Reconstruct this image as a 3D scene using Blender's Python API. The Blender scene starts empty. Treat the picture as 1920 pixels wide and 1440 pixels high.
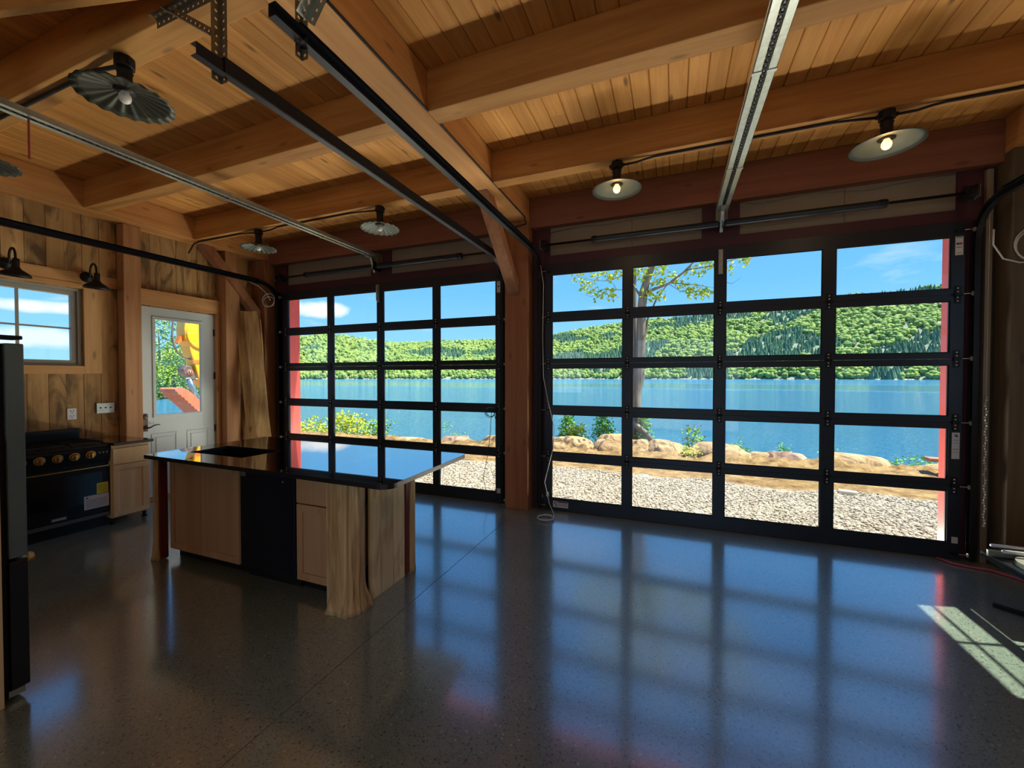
import bpy, bmesh, math, random
from mathutils import Vector, Matrix, noise
random.seed(7)
R = math.radians
S = bpy.context.scene
COL = S.collection

# ---------------------------------------------------------------- camera
CAMZ = 1.60
cam_d = bpy.data.cameras.new('camera'); cam = bpy.data.objects.new('camera', cam_d); COL.objects.link(cam)
cam_d.sensor_fit = 'HORIZONTAL'; cam_d.sensor_width = 36.0; cam_d.lens = 36.0 * 761.5 / 1920.0
cam_d.clip_start = 0.05; cam_d.clip_end = 6000
cam.location = (0, 0, CAMZ); cam.rotation_euler = (R(90 - 0.99), 0, R(21.43))
S.camera = cam

# ---------------------------------------------------------------- sky, sun, exposure
SUN_AZ = (0.968, 0.250); SUN_TAN = 2.0
def setup_world():
    w = bpy.data.worlds.new('sky'); S.world = w; w.use_nodes = True
    nt = w.node_tree; N = nt.nodes; L = nt.links; N.clear()
    out = N.new('ShaderNodeOutputWorld'); bg = N.new('ShaderNodeBackground')
    tc = N.new('ShaderNodeTexCoord'); sep = N.new('ShaderNodeSeparateXYZ')
    L.new(tc.outputs['Generated'], sep.inputs[0])
    ramp = N.new('ShaderNodeValToRGB'); L.new(sep.outputs['Z'], ramp.inputs[0])
    e = ramp.color_ramp.elements
    e[0].position = 0.0; e[0].color = (0.42, 0.80, 1.05, 1)
    e[1].position = 1.0; e[1].color = (0.08, 0.28, 0.85, 1)
    for p, c in ((0.08, (0.32, 0.74, 1.12, 1)), (0.20, (0.19, 0.60, 1.12, 1)), (0.40, (0.13, 0.46, 1.08, 1))):
        k = e.new(p); k.color = c
    # clouds: stretched noise near the horizon, kept to a few patches
    dv = N.new('ShaderNodeVectorMath'); dv.operation = 'DIVIDE'
    cz = N.new('ShaderNodeMath'); cz.operation = 'ADD'; cz.inputs[1].default_value = 0.06
    L.new(sep.outputs['Z'], cz.inputs[0])
    cb = N.new('ShaderNodeCombineXYZ')
    for i in range(3): L.new(cz.outputs[0], cb.inputs[i])
    L.new(tc.outputs['Generated'], dv.inputs[0]); L.new(cb.outputs[0], dv.inputs[1])
    nz = N.new('ShaderNodeTexNoise'); nz.inputs['Scale'].default_value = 0.9; nz.inputs['Detail'].default_value = 7
    nz.inputs['Roughness'].default_value = 0.55
    L.new(dv.outputs[0], nz.inputs['Vector'])
    cr = N.new('ShaderNodeValToRGB'); L.new(nz.outputs['Fac'], cr.inputs[0])
    cr.color_ramp.elements[0].position = 0.60; cr.color_ramp.elements[0].color = (0, 0, 0, 1)
    cr.color_ramp.elements[1].position = 0.74; cr.color_ramp.elements[1].color = (1, 1, 1, 1)
    # one cumulus low over the lake to the left, and streaks further left
    def blob(direction, sx, sz, gain):
        d = Vector(direction).normalized(); side = Vector((d.y, -d.x, 0)).normalized(); up = side.cross(d)
        def dot(v):
            n = N.new('ShaderNodeVectorMath'); n.operation = 'DOT_PRODUCT'; n.inputs[1].default_value = v
            L.new(tc.outputs['Generated'], n.inputs[0]); return n.outputs['Value']
        def m(op, a, b):
            n = N.new('ShaderNodeMath'); n.operation = op
            for i, x in enumerate((a, b)):
                if isinstance(x, (int, float)): n.inputs[i].default_value = x
                else: L.new(x, n.inputs[i])
            return n.outputs[0]
        n2 = N.new('ShaderNodeTexNoise'); n2.inputs['Scale'].default_value = 14; n2.inputs['Detail'].default_value = 6
        L.new(tc.outputs['Generated'], n2.inputs['Vector'])
        a = m('DIVIDE', dot(side), sx); b = m('DIVIDE', dot(up), sz)
        r = m('ADD', m('MULTIPLY', a, a), m('MULTIPLY', b, b))
        r = m('ADD', r, m('MULTIPLY', m('SUBTRACT', n2.outputs['Fac'], 0.5), 2.6))
        front = m('GREATER_THAN', dot(d), 0.0)
        v = N.new('ShaderNodeMath'); v.operation = 'SUBTRACT'; v.use_clamp = True; v.inputs[0].default_value = 1.0
        L.new(r, v.inputs[1])
        return m('MULTIPLY', m('MULTIPLY', v.outputs[0], front), gain)
    b1 = blob((-1.085, 1.0, 0.222), 0.075, 0.020, 1.1)
    b2 = blob((-2.80, 1.0, 0.335), 0.12, 0.012, 0.9)
    b3 = blob((-2.8, 1.0, 0.19), 0.14, 0.018, 0.6)
    mx = N.new('ShaderNodeMath'); mx.operation = 'MAXIMUM'; L.new(b1, mx.inputs[0]); L.new(b2, mx.inputs[1])
    mx2 = N.new('ShaderNodeMath'); mx2.operation = 'MAXIMUM'; L.new(mx.outputs[0], mx2.inputs[0]); L.new(b3, mx2.inputs[1])
    cfa = N.new('ShaderNodeMath'); cfa.operation = 'MULTIPLY'; cfa.inputs[1].default_value = 0.35; L.new(cr.outputs[0], cfa.inputs[0])
    mx3 = N.new('ShaderNodeMath'); mx3.operation = 'MAXIMUM'; mx3.use_clamp = True
    L.new(mx2.outputs[0], mx3.inputs[0]); L.new(cfa.outputs[0], mx3.inputs[1])
    mix = N.new('ShaderNodeMix'); mix.data_type = 'RGBA'
    L.new(mx3.outputs[0], mix.inputs[0]); L.new(ramp.outputs[0], mix.inputs[6]); mix.inputs[7].default_value = (1.25, 1.25, 1.25, 1)
    L.new(mix.outputs[2], bg.inputs[0]); bg.inputs[1].default_value = SKY_STR
    L.new(bg.outputs[0], out.inputs[0])
SKY_STR = 1.0
setup_world()
sd = bpy.data.lights.new('sun', 'SUN'); sun = bpy.data.objects.new('sun', sd); COL.objects.link(sun)
sd.energy = 12.0; sd.angle = R(0.53); sd.color = (1.0, 0.91, 0.69)
_d = Vector((SUN_AZ[0], SUN_AZ[1], SUN_TAN)).normalized()
sun.rotation_euler = _d.to_track_quat('Z', 'Y').to_euler(); sun.location = (8, 3, 14)
# added fill lamps standing in for ground bounce outside each door and rear daylight
def area(name, loc, d, sx, sy, e, col):
    ld = bpy.data.lights.new(name, 'AREA'); lo = bpy.data.objects.new(name, ld); COL.objects.link(lo)
    ld.shape = 'RECTANGLE'; ld.size = sx; ld.size_y = sy; ld.energy = e; ld.color = col; lo.location = loc
    lo.rotation_euler = Vector(d).to_track_quat('-Z', 'Y').to_euler(); return lo
BOUNCE_FILL_E, REAR_FILL_E = 195, 13
for cx in (-3.864, 0.464): area('added_bounce_fill', (cx, 5.20, -0.06), (0, -0.35, 1), 3.6, 0.38, BOUNCE_FILL_E, (1.0, 0.93, 0.80))
area('added_rear_fill', (0.4, -3.35, 1.4), (0, 1, 0.0), 2.7, 2.6, REAR_FILL_E, (1.0, 0.96, 0.9))
area('added_rear_fill', (-3.6, -3.35, 1.75), (0, 1, 0.0), 1.9, 1.3, REAR_FILL_E * 0.7, (1.0, 0.96, 0.9))
vs = S.view_settings; vs.view_transform = 'Standard'; vs.look = 'None'; vs.exposure = 0.15; vs.gamma = 1.0; vs.use_curve_mapping = False
try:
    S.cycles.max_bounces = 10; S.cycles.diffuse_bounces = 6; S.cycles.transparent_max_bounces = 16; S.cycles.sample_clamp_indirect = 6.0
except Exception: pass

# ---------------------------------------------------------------- mesh helpers
WL = {}
class MB:
    def __init__(s): s.bm = bmesh.new()
    def _xf(s, vs, mat):
        if mat is not None: bmesh.ops.transform(s.bm, matrix=mat, verts=vs)
    def box(s, x0, y0, z0, x1, y1, z1, mat=None, jit=0.0):
        x0, x1 = min(x0, x1), max(x0, x1); y0, y1 = min(y0, y1), max(y0, y1); z0, z1 = min(z0, z1), max(z0, z1)
        v = [s.bm.verts.new((x + random.uniform(-jit, jit), y + random.uniform(-jit, jit), z + random.uniform(-jit, jit)))
             for z in (z0, z1) for y in (y0, y1) for x in (x0, x1)]
        for f in ((0, 2, 3, 1), (4, 5, 7, 6), (0, 1, 5, 4), (2, 6, 7, 3), (0, 4, 6, 2), (1, 3, 7, 5)):
            s.bm.faces.new([v[i] for i in f])
        s._xf(v, mat); return s
    def bar(s, a, b, w, h, up=(0, 0, 1)):
        """box bar from a to b; w across, h along 'up'"""
        a = Vector(a); b = Vector(b); d = (b - a); L_ = d.length; d.normalize()
        u = Vector(up); x = d.cross(u)
        if x.length < 1e-5: x = d.cross(Vector((1, 0, 0)))
        x.normalize(); u = x.cross(d).normalized()
        M = Matrix((( x.x, d.x, u.x, a.x), (x.y, d.y, u.y, a.y), (x.z, d.z, u.z, a.z), (0, 0, 0, 1)))
        return s.box(-w / 2, 0, -h / 2, w / 2, L_, h / 2, M)
    def prism(s, pts, ax, a, b):
        """extrude a 2-D polygon along axis ax ('x','y','z') from a to b"""
        def P(p, t):
            return {'x': (t, p[0], p[1]), 'y': (p[0], t, p[1]), 'z': (p[0], p[1], t)}[ax]
        A = [s.bm.verts.new(P(p, a)) for p in pts]; B = [s.bm.verts.new(P(p, b)) for p in pts]
        n = len(pts)
        s.bm.faces.new(A); s.bm.faces.new(B[::-1])
        for i in range(n): s.bm.faces.new((A[i], B[i], B[(i + 1) % n], A[(i + 1) % n]))
        return s
    def tube(s, pts, r, n=8, caps=True):
        pts = [Vector(p) for p in pts]; rings = []
        m = len(pts); prev = None
        for i, p in enumerate(pts):
            t = (pts[min(i + 1, m - 1)] - pts[max(i - 1, 0)])
            if t.length < 1e-9: t = Vector((0, 0, 1))
            t.normalize()
            if prev is None:
                x = t.orthogonal().normalized()
            else:
                x = (prev - t * prev.dot(t)); x = x.normalized() if x.length > 1e-6 else t.orthogonal().normalized()
            prev = x; y = t.cross(x); rr = r[i] if isinstance(r, (list, tuple)) else r
            rings.append([s.bm.verts.new(p + (x * math.cos(2 * math.pi * k / n) + y * math.sin(2 * math.pi * k / n)) * rr) for k in range(n)])
        for i in range(m - 1):
            for k in range(n):
                s.bm.faces.new((rings[i][k], rings[i][(k + 1) % n], rings[i + 1][(k + 1) % n], rings[i + 1][k]))
        if caps: s.bm.faces.new(rings[0][::-1]); s.bm.faces.new(rings[-1])
        return s
    def lathe(s, prof, c=(0, 0, 0), ax=(0, 0, 1), n=24, ripple=0.0, rn=0, cap=False):
        ax = Vector(ax).normalized(); x = ax.orthogonal().normalized(); y = ax.cross(x); c = Vector(c); rings = []
        for r, h in prof:
            ring = []
            for k in range(n):
                a = 2 * math.pi * k / n
                rr = r; hh = h
                if ripple and rn: hh = h + ripple * math.cos(rn * a) * (r / max(p[0] for p in prof)); 
                ring.append(s.bm.verts.new(c + (x * math.cos(a) + y * math.sin(a)) * rr + ax * hh))
            rings.append(ring)
        for i in range(len(rings) - 1):
            for k in range(n):
                s.bm.faces.new((rings[i][k], rings[i][(k + 1) % n], rings[i + 1][(k + 1) % n], rings[i + 1][k]))
        if cap: s.bm.faces.new(rings[0][::-1]); s.bm.faces.new(rings[-1])
        return s
    def sweep(s, prof, path):
        """prof: (x offset, normal offset) closed polygon; path: (y,z) points at fixed x given per call as path[i]=(x,y,z)"""
        rings = []; m = len(path)
        for i, p in enumerate(path):
            p = Vector(p); t = Vector(path[min(i + 1, m - 1)]) - Vector(path[max(i - 1, 0)]); t.normalize()
            nrm = Vector((1, 0, 0)).cross(t).normalized()
            rings.append([s.bm.verts.new(p + Vector((1, 0, 0)) * a + nrm * b) for a, b in prof])
        n = len(prof)
        for i in range(m - 1):
            for k in range(n): s.bm.faces.new((rings[i][k], rings[i][(k + 1) % n], rings[i + 1][(k + 1) % n], rings[i + 1][k]))
        s.bm.faces.new(rings[0][::-1]); s.bm.faces.new(rings[-1]); return s
    def ico(s, c, rad, sub=2, sc=(1, 1, 1), amp=0.0, fr=1.0, seed=0):
        r = bmesh.ops.create_icosphere(s.bm, subdivisions=sub, radius=1.0)
        for v in r['verts']:
            d = v.co.copy()
            k = 1 + amp * noise.noise(d * fr + Vector((seed * 3.1, seed * 1.7, seed)))
            v.co = Vector((d.x * sc[0] * k * rad, d.y * sc[1] * k * rad, d.z * sc[2] * k * rad)) + Vector(c)
        return s
    def quad(s, a, b, c, d):
        s.bm.faces.new([s.bm.verts.new(p) for p in (a, b, c, d)]); return s
    def build(s, name, mat, parent=None, smooth=False, bevel=0.0, seg=2):
        bmesh.ops.recalc_face_normals(s.bm, faces=s.bm.faces)
        me = bpy.data.meshes.new(name)
        off = WL.get(parent.name, Vector()) if parent is not None else Vector()
        if off.length: bmesh.ops.translate(s.bm, vec=-off, verts=s.bm.verts)
        if smooth:
            for f in s.bm.faces: f.smooth = True
        s.bm.to_mesh(me); s.bm.free()
        o = bpy.data.objects.new(name, me); COL.objects.link(o)
        me.materials.append(mat)
        if parent is not None: o.parent = parent; WL[o.name] = off
        if bevel > 0:
            b = o.modifiers.new('bevel', 'BEVEL'); b.width = bevel; b.segments = seg; b.limit_method = 'ANGLE'; b.angle_limit = R(40)
            if smooth is False and seg > 2:
                pass
        return o
def tag(o, label=None, cat=None, group=None, kind=None):
    if label: o['label'] = label
    if cat: o['category'] = cat
    if group: o['group'] = group
    if kind: o['kind'] = kind
    return o
def thing(name, loc, label, cat, group=None):
    o = bpy.data.objects.new(name, None); COL.objects.link(o); o.location = loc; o.empty_display_size = 0.1
    WL[o.name] = Vector(loc); return tag(o, label, cat, group)
def dup(root, loc, label=None, group=None, rotz=None, name=None):
    r = root.copy(); COL.objects.link(r); r.location = loc
    if rotz is not None: r.rotation_euler = (0, 0, rotz)
    if label: r['label'] = label
    if group: r['group'] = group
    def rec(src, dst):
        for ch in [c for c in bpy.data.objects if c.parent == src]:
            c = ch.copy(); COL.objects.link(c); c.parent = dst; rec(ch, c)
    rec(root, r); return r
def struct(o): o['kind'] = 'structure'; return o

# ---------------------------------------------------------------- materials
def newmat(name):
    m = bpy.data.materials.new(name); m.use_nodes = True; nt = m.node_tree
    b = nt.nodes['Principled BSDF']; return m, nt, nt.nodes, nt.links, b
def rgb(h):
    def f(c):
        c /= 255.0
        return c / 12.92 if c <= 0.04045 else ((c + 0.055) / 1.055) ** 2.4
    return (f(h[0]), f(h[1]), f(h[2]), 1)
def plain(name, col, rough=0.5, metal=0.0, var=0.06, scale=20.0, bump=0.0, coat=0.0, spec=0.5, ior=1.5):
    m, nt, N, L, b = newmat(name)
    c = rgb(col)
    tc = N.new('ShaderNodeTexCoord'); nz = N.new('ShaderNodeTexNoise'); nz.inputs['Scale'].default_value = scale; nz.inputs['Detail'].default_value = 4
    L.new(tc.outputs['Object'], nz.inputs['Vector'])
    r = N.new('ShaderNodeValToRGB'); L.new(nz.outputs['Fac'], r.inputs[0])
    r.color_ramp.elements[0].position = 0.25; r.color_ramp.elements[1].position = 0.75
    r.color_ramp.elements[0].color = tuple(x * (1 - var) for x in c[:3]) + (1,)
    r.color_ramp.elements[1].color = tuple(min(1, x * (1 + var)) for x in c[:3]) + (1,)
    L.new(r.outputs[0], b.inputs['Base Color']); b.inputs['Roughness'].default_value = rough; b.inputs['Metallic'].default_value = metal
    b.inputs['Specular IOR Level'].default_value = spec; b.inputs['IOR'].default_value = ior
    if coat: b.inputs['Coat Weight'].default_value = coat; b.inputs['Coat Roughness'].default_value = 0.05
    if bump:
        bp = N.new('ShaderNodeBump'); bp.inputs['Strength'].default_value = bump; bp.inputs['Distance'].default_value = 0.01
        L.new(nz.outputs['Fac'], bp.inputs['Height']); L.new(bp.outputs[0], b.inputs['Normal'])
    return m
def wood(name, dark, light, axis='y', grain=1.0, knots=0.5, blotch=0.0, blotch_col=(70, 60, 45), rough=0.6, var=0.25, island=True, bump=0.25):
    m, nt, N, L, b = newmat(name)
    tc = N.new('ShaderNodeTexCoord'); geo = N.new('ShaderNodeNewGeometry')
    off = N.new('ShaderNodeVectorMath'); off.operation = 'SCALE'; off.inputs['Scale'].default_value = 37.0
    cmb = N.new('ShaderNodeCombineXYZ')
    for i in range(3): L.new(geo.outputs['Random Per Island'], cmb.inputs[i])
    L.new(cmb.outputs[0], off.inputs[0])
    add = N.new('ShaderNodeVectorMath'); add.operation = 'ADD'; L.new(tc.outputs['Object'], add.inputs[0]); L.new(off.outputs[0], add.inputs[1])
    def mp(al, ac):
        k = N.new('ShaderNodeMapping'); sc = {'x': (al, ac, ac), 'y': (ac, al, ac), 'z': (ac, ac, al)}[axis]
        k.inputs['Scale'].default_value = sc; L.new(add.outputs[0], k.inputs['Vector']); return k.outputs[0]
    n1 = N.new('ShaderNodeTexNoise'); n1.inputs['Scale'].default_value = 1.0; n1.inputs['Detail'].default_value = 7; n1.inputs['Roughness'].default_value = 0.62
    n1.inputs['Distortion'].default_value = 0.6
    L.new(mp(0.9 * grain, 16 * grain), n1.inputs['Vector'])
    r = N.new('ShaderNodeValToRGB'); L.new(n1.outputs['Fac'], r.inputs[0])
    r.color_ramp.elements[0].position = 0.30; r.color_ramp.elements[0].color = rgb(dark)
    r.color_ramp.elements[1].position = 0.70; r.color_ramp.elements[1].color = rgb(light)
    col = r.outputs[0]
    # board-to-board tone
    if island:
        mr = N.new('ShaderNodeMapRange'); mr.inputs['To Min'].default_value = 1 - var; mr.inputs['To Max'].default_value = 1 + var * 0.4
        L.new(geo.outputs['Random Per Island'], mr.inputs['Value'])
        sc = N.new('ShaderNodeVectorMath'); sc.operation = 'SCALE'; L.new(col, sc.inputs[0]); L.new(mr.outputs[0], sc.inputs['Scale']); col = sc.outputs[0]
    if blotch > 0:
        n2 = N.new('ShaderNodeTexNoise'); n2.inputs['Scale'].default_value = 1.0; n2.inputs['Detail'].default_value = 5; n2.inputs['Distortion'].default_value = 1.5
        L.new(mp(1.6, 5.0), n2.inputs['Vector'])
        r2 = N.new('ShaderNodeValToRGB'); L.new(n2.outputs['Fac'], r2.inputs[0])
        r2.color_ramp.elements[0].position = 0.50; r2.color_ramp.elements[0].color = (0, 0, 0, 1)
        r2.color_ramp.elements[1].position = 0.66; r2.color_ramp.elements[1].color = (blotch,) * 3 + (1,)
        mx = N.new('ShaderNodeMix'); mx.data_type = 'RGBA'; L.new(r2.outputs[0], mx.inputs[0]); L.new(col, mx.inputs[6]); mx.inputs[7].default_value = rgb(blotch_col)
        col = mx.outputs[2]
    if knots > 0:
        vo = N.new('ShaderNodeTexVoronoi'); vo.inputs['Scale'].default_value = 1.0; L.new(mp(2.2, 7.0), vo.inputs['Vector'])
        r3 = N.new('ShaderNodeValToRGB'); L.new(vo.outputs['Distance'], r3.inputs[0])
        r3.color_ramp.elements[0].position = 0.06; r3.color_ramp.elements[0].color = (knots,) * 3 + (1,)
        r3.color_ramp.elements[1].position = 0.15; r3.color_ramp.elements[1].color = (0, 0, 0, 1)
        mx = N.new('ShaderNodeMix'); mx.data_type = 'RGBA'; L.new(r3.outputs[0], mx.inputs[0]); L.new(col, mx.inputs[6])
        mx.inputs[7].default_value = rgb(tuple(int(x * 0.45) for x in dark)); col = mx.outputs[2]
    L.new(col, b.inputs['Base Color']); b.inputs['Roughness'].default_value = rough; b.inputs['Specular IOR Level'].default_value = 0.3
    bp = N.new('ShaderNodeBump'); bp.inputs['Strength'].default_value = bump; bp.inputs['Distance'].default_value = 0.004
    L.new(n1.outputs['Fac'], bp.inputs['Height']); L.new(bp.outputs[0], b.inputs['Normal'])
    return m
def glass_mat(name, tint=(0.97, 0.985, 0.985), refl=1.0):
    m, nt, N, L, b = newmat(name); N.remove(b); out = N['Material Output']
    tr = N.new('ShaderNodeBsdfTransparent'); tr.inputs[0].default_value = tint + (1,)
    gl = N.new('ShaderNodeBsdfGlossy'); gl.inputs['Roughness'].default_value = 0.0
    # Schlick reflectance from the angle of view, the same on both faces of the pane
    g = N.new('ShaderNodeNewGeometry'); dt = N.new('ShaderNodeVectorMath'); dt.operation = 'DOT_PRODUCT'
    L.new(g.outputs['Incoming'], dt.inputs[0]); L.new(g.outputs['Normal'], dt.inputs[1])
    def mth(op, a, b_=None):
        n = N.new('ShaderNodeMath'); n.operation = op
        for i, x in enumerate((a, b_)):
            if x is None: continue
            if isinstance(x, (int, float)): n.inputs[i].default_value = x
            else: L.new(x, n.inputs[i])
        return n.outputs[0]
    fz = mth('ADD', mth('MULTIPLY', mth('POWER', mth('SUBTRACT', 1.0, mth('ABSOLUTE', dt.outputs['Value'])), 5.0), 0.96 * refl), 0.03 * refl)
    mx = N.new('ShaderNodeMixShader'); L.new(fz, mx.inputs[0]); L.new(tr.outputs[0], mx.inputs[1]); L.new(gl.outputs[0], mx.inputs[2])
    L.new(mx.outputs[0], out.inputs[0]); return m
def emit(name, col, strength):
    m, nt, N, L, b = newmat(name); b.inputs['Base Color'].default_value = rgb(col)
    b.inputs['Emission Color'].default_value = rgb(col); b.inputs['Emission Strength'].default_value = strength; return m
def floor_mat():
    m, nt, N, L, b = newmat('polished_concrete')
    tc = N.new('ShaderNodeTexCoord')
    n1 = N.new('ShaderNodeTexNoise'); n1.inputs['Scale'].default_value = 1.3; n1.inputs['Detail'].default_value = 6; L.new(tc.outputs['Object'], n1.inputs['Vector'])
    r = N.new('ShaderNodeValToRGB'); L.new(n1.outputs['Fac'], r.inputs[0])
    r.color_ramp.elements[0].position = 0.3; r.color_ramp.elements[0].color = rgb((104, 124, 116))
    r.color_ramp.elements[1].position = 0.7; r.color_ramp.elements[1].color = rgb((130, 150, 140))
    col = r.outputs[0]
    def specks(scale, size, chance, c, seed, stren):
        nonlocal col
        mp = N.new('ShaderNodeMapping'); mp.inputs['Location'].default_value = (seed, seed * 2.3, 0); L.new(tc.outputs['Object'], mp.inputs['Vector'])
        nn = N.new('ShaderNodeTexNoise'); nn.inputs['Scale'].default_value = scale * 1.2; L.new(mp.outputs[0], nn.inputs['Vector'])
        ad = N.new('ShaderNodeVectorMath'); ad.operation = 'MULTIPLY_ADD'; ad.inputs[1].default_value = (0.6 / scale,) * 3
        L.new(nn.outputs['Color'], ad.inputs[0]); L.new(mp.outputs[0], ad.inputs[2])
        vo = N.new('ShaderNodeTexVoronoi'); vo.voronoi_dimensions = '2D'; vo.inputs['Scale'].default_value = scale; L.new(ad.outputs[0], vo.inputs['Vector'])
        lt = N.new('ShaderNodeMapRange'); lt.inputs['From Min'].default_value = size; lt.inputs['From Max'].default_value = size * 0.75
        L.new(vo.outputs['Distance'], lt.inputs['Value'])
        sp = N.new('ShaderNodeSeparateColor'); L.new(vo.outputs['Color'], sp.inputs[0])
        gt = N.new('ShaderNodeMath'); gt.operation = 'LESS_THAN'; gt.inputs[1].default_value = chance; L.new(sp.outputs[0], gt.inputs[0])
        mu = N.new('ShaderNodeMath'); mu.operation = 'MULTIPLY'; L.new(lt.outputs[0], mu.inputs[0]); L.new(gt.outputs[0], mu.inputs[1])
        m2 = N.new('ShaderNodeMath'); m2.operation = 'MULTIPLY'; m2.inputs[1].default_value = stren; L.new(mu.outputs[0], m2.inputs[0])
        mx = N.new('ShaderNodeMix'); mx.data_type = 'RGBA'; L.new(m2.outputs[0], mx.inputs[0]); L.new(col, mx.inputs[6]); mx.inputs[7].default_value = rgb(c)
        col = mx.outputs[2]
    specks(130, 0.42, 0.35, (72, 72, 68), 1, 0.45)
    specks(75, 0.34, 0.30, (46, 46, 46), 5, 0.6)
    specks(42, 0.26, 0.16, (34, 35, 38), 11, 0.75)
    specks(90, 0.30, 0.16, (178, 176, 165), 17, 0.4)
    specks(38, 0.22, 0.05, (200, 198, 188), 23, 0.55)
    L.new(col, b.inputs['Base Color'])
    b.inputs['Roughness'].default_value = 0.28; b.inputs['IOR'].default_value = 1.85
    b.inputs['Coat Weight'].default_value = 1.0; b.inputs['Coat Roughness'].default_value = 0.13; b.inputs['Coat IOR'].default_value = 2.25
    n3 = N.new('ShaderNodeTexNoise'); n3.inputs['Scale'].default_value = 5; n3.inputs['Detail'].default_value = 2; L.new(tc.outputs['Object'], n3.inputs['Vector'])
    bp = N.new('ShaderNodeBump'); bp.inputs['Strength'].default_value = 0.05; bp.inputs['Distance'].default_value = 0.02
    L.new(n3.outputs['Fac'], bp.inputs['Height']); L.new(bp.outputs[0], b.inputs['Normal'])
    return m
M = {}
M['floor'] = floor_mat()
M['ceil'] = wood('pine_ceiling_boards', (186, 126, 60), (218, 160, 86), 'y', 1.0, 0.75, var=0.16)
M['beam_x'] = wood('timber_beam_along_x', (160, 108, 54), (198, 146, 80), 'x', 0.7, 0.45, var=0.06, blotch=0.12, blotch_col=(150, 80, 45))
M['beam_y'] = wood('timber_beam_along_y', (180, 122, 66), (212, 158, 96), 'y', 0.7, 0.45, var=0.06)
M['header'] = wood('reddish_header_timber', (120, 76, 60), (148, 98, 76), 'x', 0.7, 0.45, var=0.05)
M['post_r'] = wood('corner_post_shade_tone', (84, 74, 60), (112, 98, 78), 'z', 0.7, 0.4, var=0.05)  # shade of the right corner put into the timber colour
M['beam_z'] = wood('timber_post_along_z', (140, 92, 62), (172, 120, 84), 'z', 0.7, 0.4, var=0.05)
M['post_l'] = wood('timber_post_left', (160, 110, 70), (194, 146, 98), 'z', 0.7, 0.4, var=0.05)
M['barn'] = wood('weathered_barn_boards', (160, 120, 72), (206, 166, 108), 'z', 0.8, 0.3, blotch=0.8, blotch_col=(92, 74, 52), var=0.32, rough=0.8)
M['trimw'] = wood('pine_trim', (188, 138, 84), (212, 168, 112), 'z', 0.8, 0.5, var=0.08)
M['trimh'] = wood('pine_trim_flat', (186, 132, 78), (210, 162, 104), 'y', 0.8, 0.5, var=0.08)
M['maple'] = wood('maple_cabinet', (222, 178, 120), (240, 206, 152), 'z', 0.5, 0.0, var=0.04, rough=0.4, bump=0.05)
M['maple2'] = wood('maple_island', (198, 146, 100), (216, 170, 124), 'z', 0.5, 0.0, var=0.04, rough=0.4, bump=0.05)
M['log'] = wood('peeled_cedar_log', (176, 130, 80), (246, 212, 154), 'z', 1.2, 0.25, blotch=0.25, blotch_col=(110, 70, 40), var=0.1, bump=0.8)
M['redw'] = wood('red_cedar_heartwood', (92, 34, 24), (132, 56, 40), 'z', 0.9, 0.1, var=0.05)
M['endp'] = wood('island_end_boards', (206, 166, 110), (244, 214, 160), 'z', 0.9, 0.4, blotch=0.35, blotch_col=(130, 88, 50), var=0.15)
M['grey_lumber'] = wood('rough_sawn_lumber', (146, 112, 74), (206, 172, 112), 'z', 0.9, 0.6, blotch=0.25, blotch_col=(104, 86, 66), var=0.45, rough=0.85)
M['frame'] = plain('dark_aluminium_frame', (30, 40, 52), 0.42, 0.2, 0.08, 8)  # blue glare around the doors put into the dark frame colour
M['track'] = plain('black_steel_track', (18, 20, 25), 0.5, 0.0, 0.1, 12, spec=0.3)
M['steel'] = plain('galvanised_steel', (176, 182, 172), 0.38, 0.85, 0.16, 30, 0.08)
M['steel_dk'] = plain('galvanised_angle_iron', (140, 134, 118), 0.45, 0.75, 0.15, 30, 0.08)
M['bolt'] = plain('bright_zinc', (215, 220, 220), 0.3, 0.5)
M['maroon'] = plain('maroon_painted_steel', (66, 28, 42), 0.55, 0.0, 0.08, 4)
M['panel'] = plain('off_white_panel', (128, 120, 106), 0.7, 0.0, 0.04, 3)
M['red'] = plain('red_painted_siding', (168, 66, 60), 0.55, 0.0, 0.05, 6)
M['black'] = plain('black_enamel', (12, 13, 15), 0.38, 0.0, 0.1, 10, spec=0.3)
M['blackm'] = plain('matte_black_iron', (20, 18, 17), 0.55, 0.3, 0.2, 30, 0.1)
M['rubber'] = plain('black_rubber', (18, 18, 18), 0.7)
M['granite'] = plain('polished_black_granite', (20, 18, 22), 0.02, 0.0, 0.5, 180, ior=9.0)
M['brass'] = plain('brushed_brass', (200, 160, 90), 0.28, 0.9)
M['shade'] = plain('grey_enamel_shade', (84, 90, 82), 0.5, 0.4, 0.1, 14)
M['shade_lit'] = plain('plain_enamel_shade', (58, 64, 58), 0.5, 0.4, 0.1, 14)
M['shade_dk'] = plain('dark_fluted_shade', (62, 64, 52), 0.45, 0.5, 0.15, 14)
M['bulb'] = plain('frosted_bulb', (235, 228, 214), 0.35)
M['bulb_on'] = emit('lit_bulb', (255, 190, 90), 6.0)
M['cable'] = plain('black_cable', (22, 20, 22), 0.6)
M['wire'] = plain('white_wire', (200, 200, 196), 0.5)
M['door_white'] = plain('white_steel_door', (206, 216, 210), 0.42, 0.0, 0.03, 4)
M['vinyl'] = plain('grey_vinyl_window', (158, 154, 138), 0.5, 0.0, 0.04, 6)
M['bronze'] = plain('aged_bronze', (84, 70, 58), 0.4, 0.7, 0.2, 30)
M['white'] = plain('white_plastic', (225, 228, 226), 0.4)
M['label'] = plain('paper_label', (205, 208, 205), 0.6)
M['ink'] = plain('printed_ink', (40, 42, 48), 0.6)
M['yellow_label'] = plain('yellow_label', (226, 212, 40), 0.6)
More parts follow.
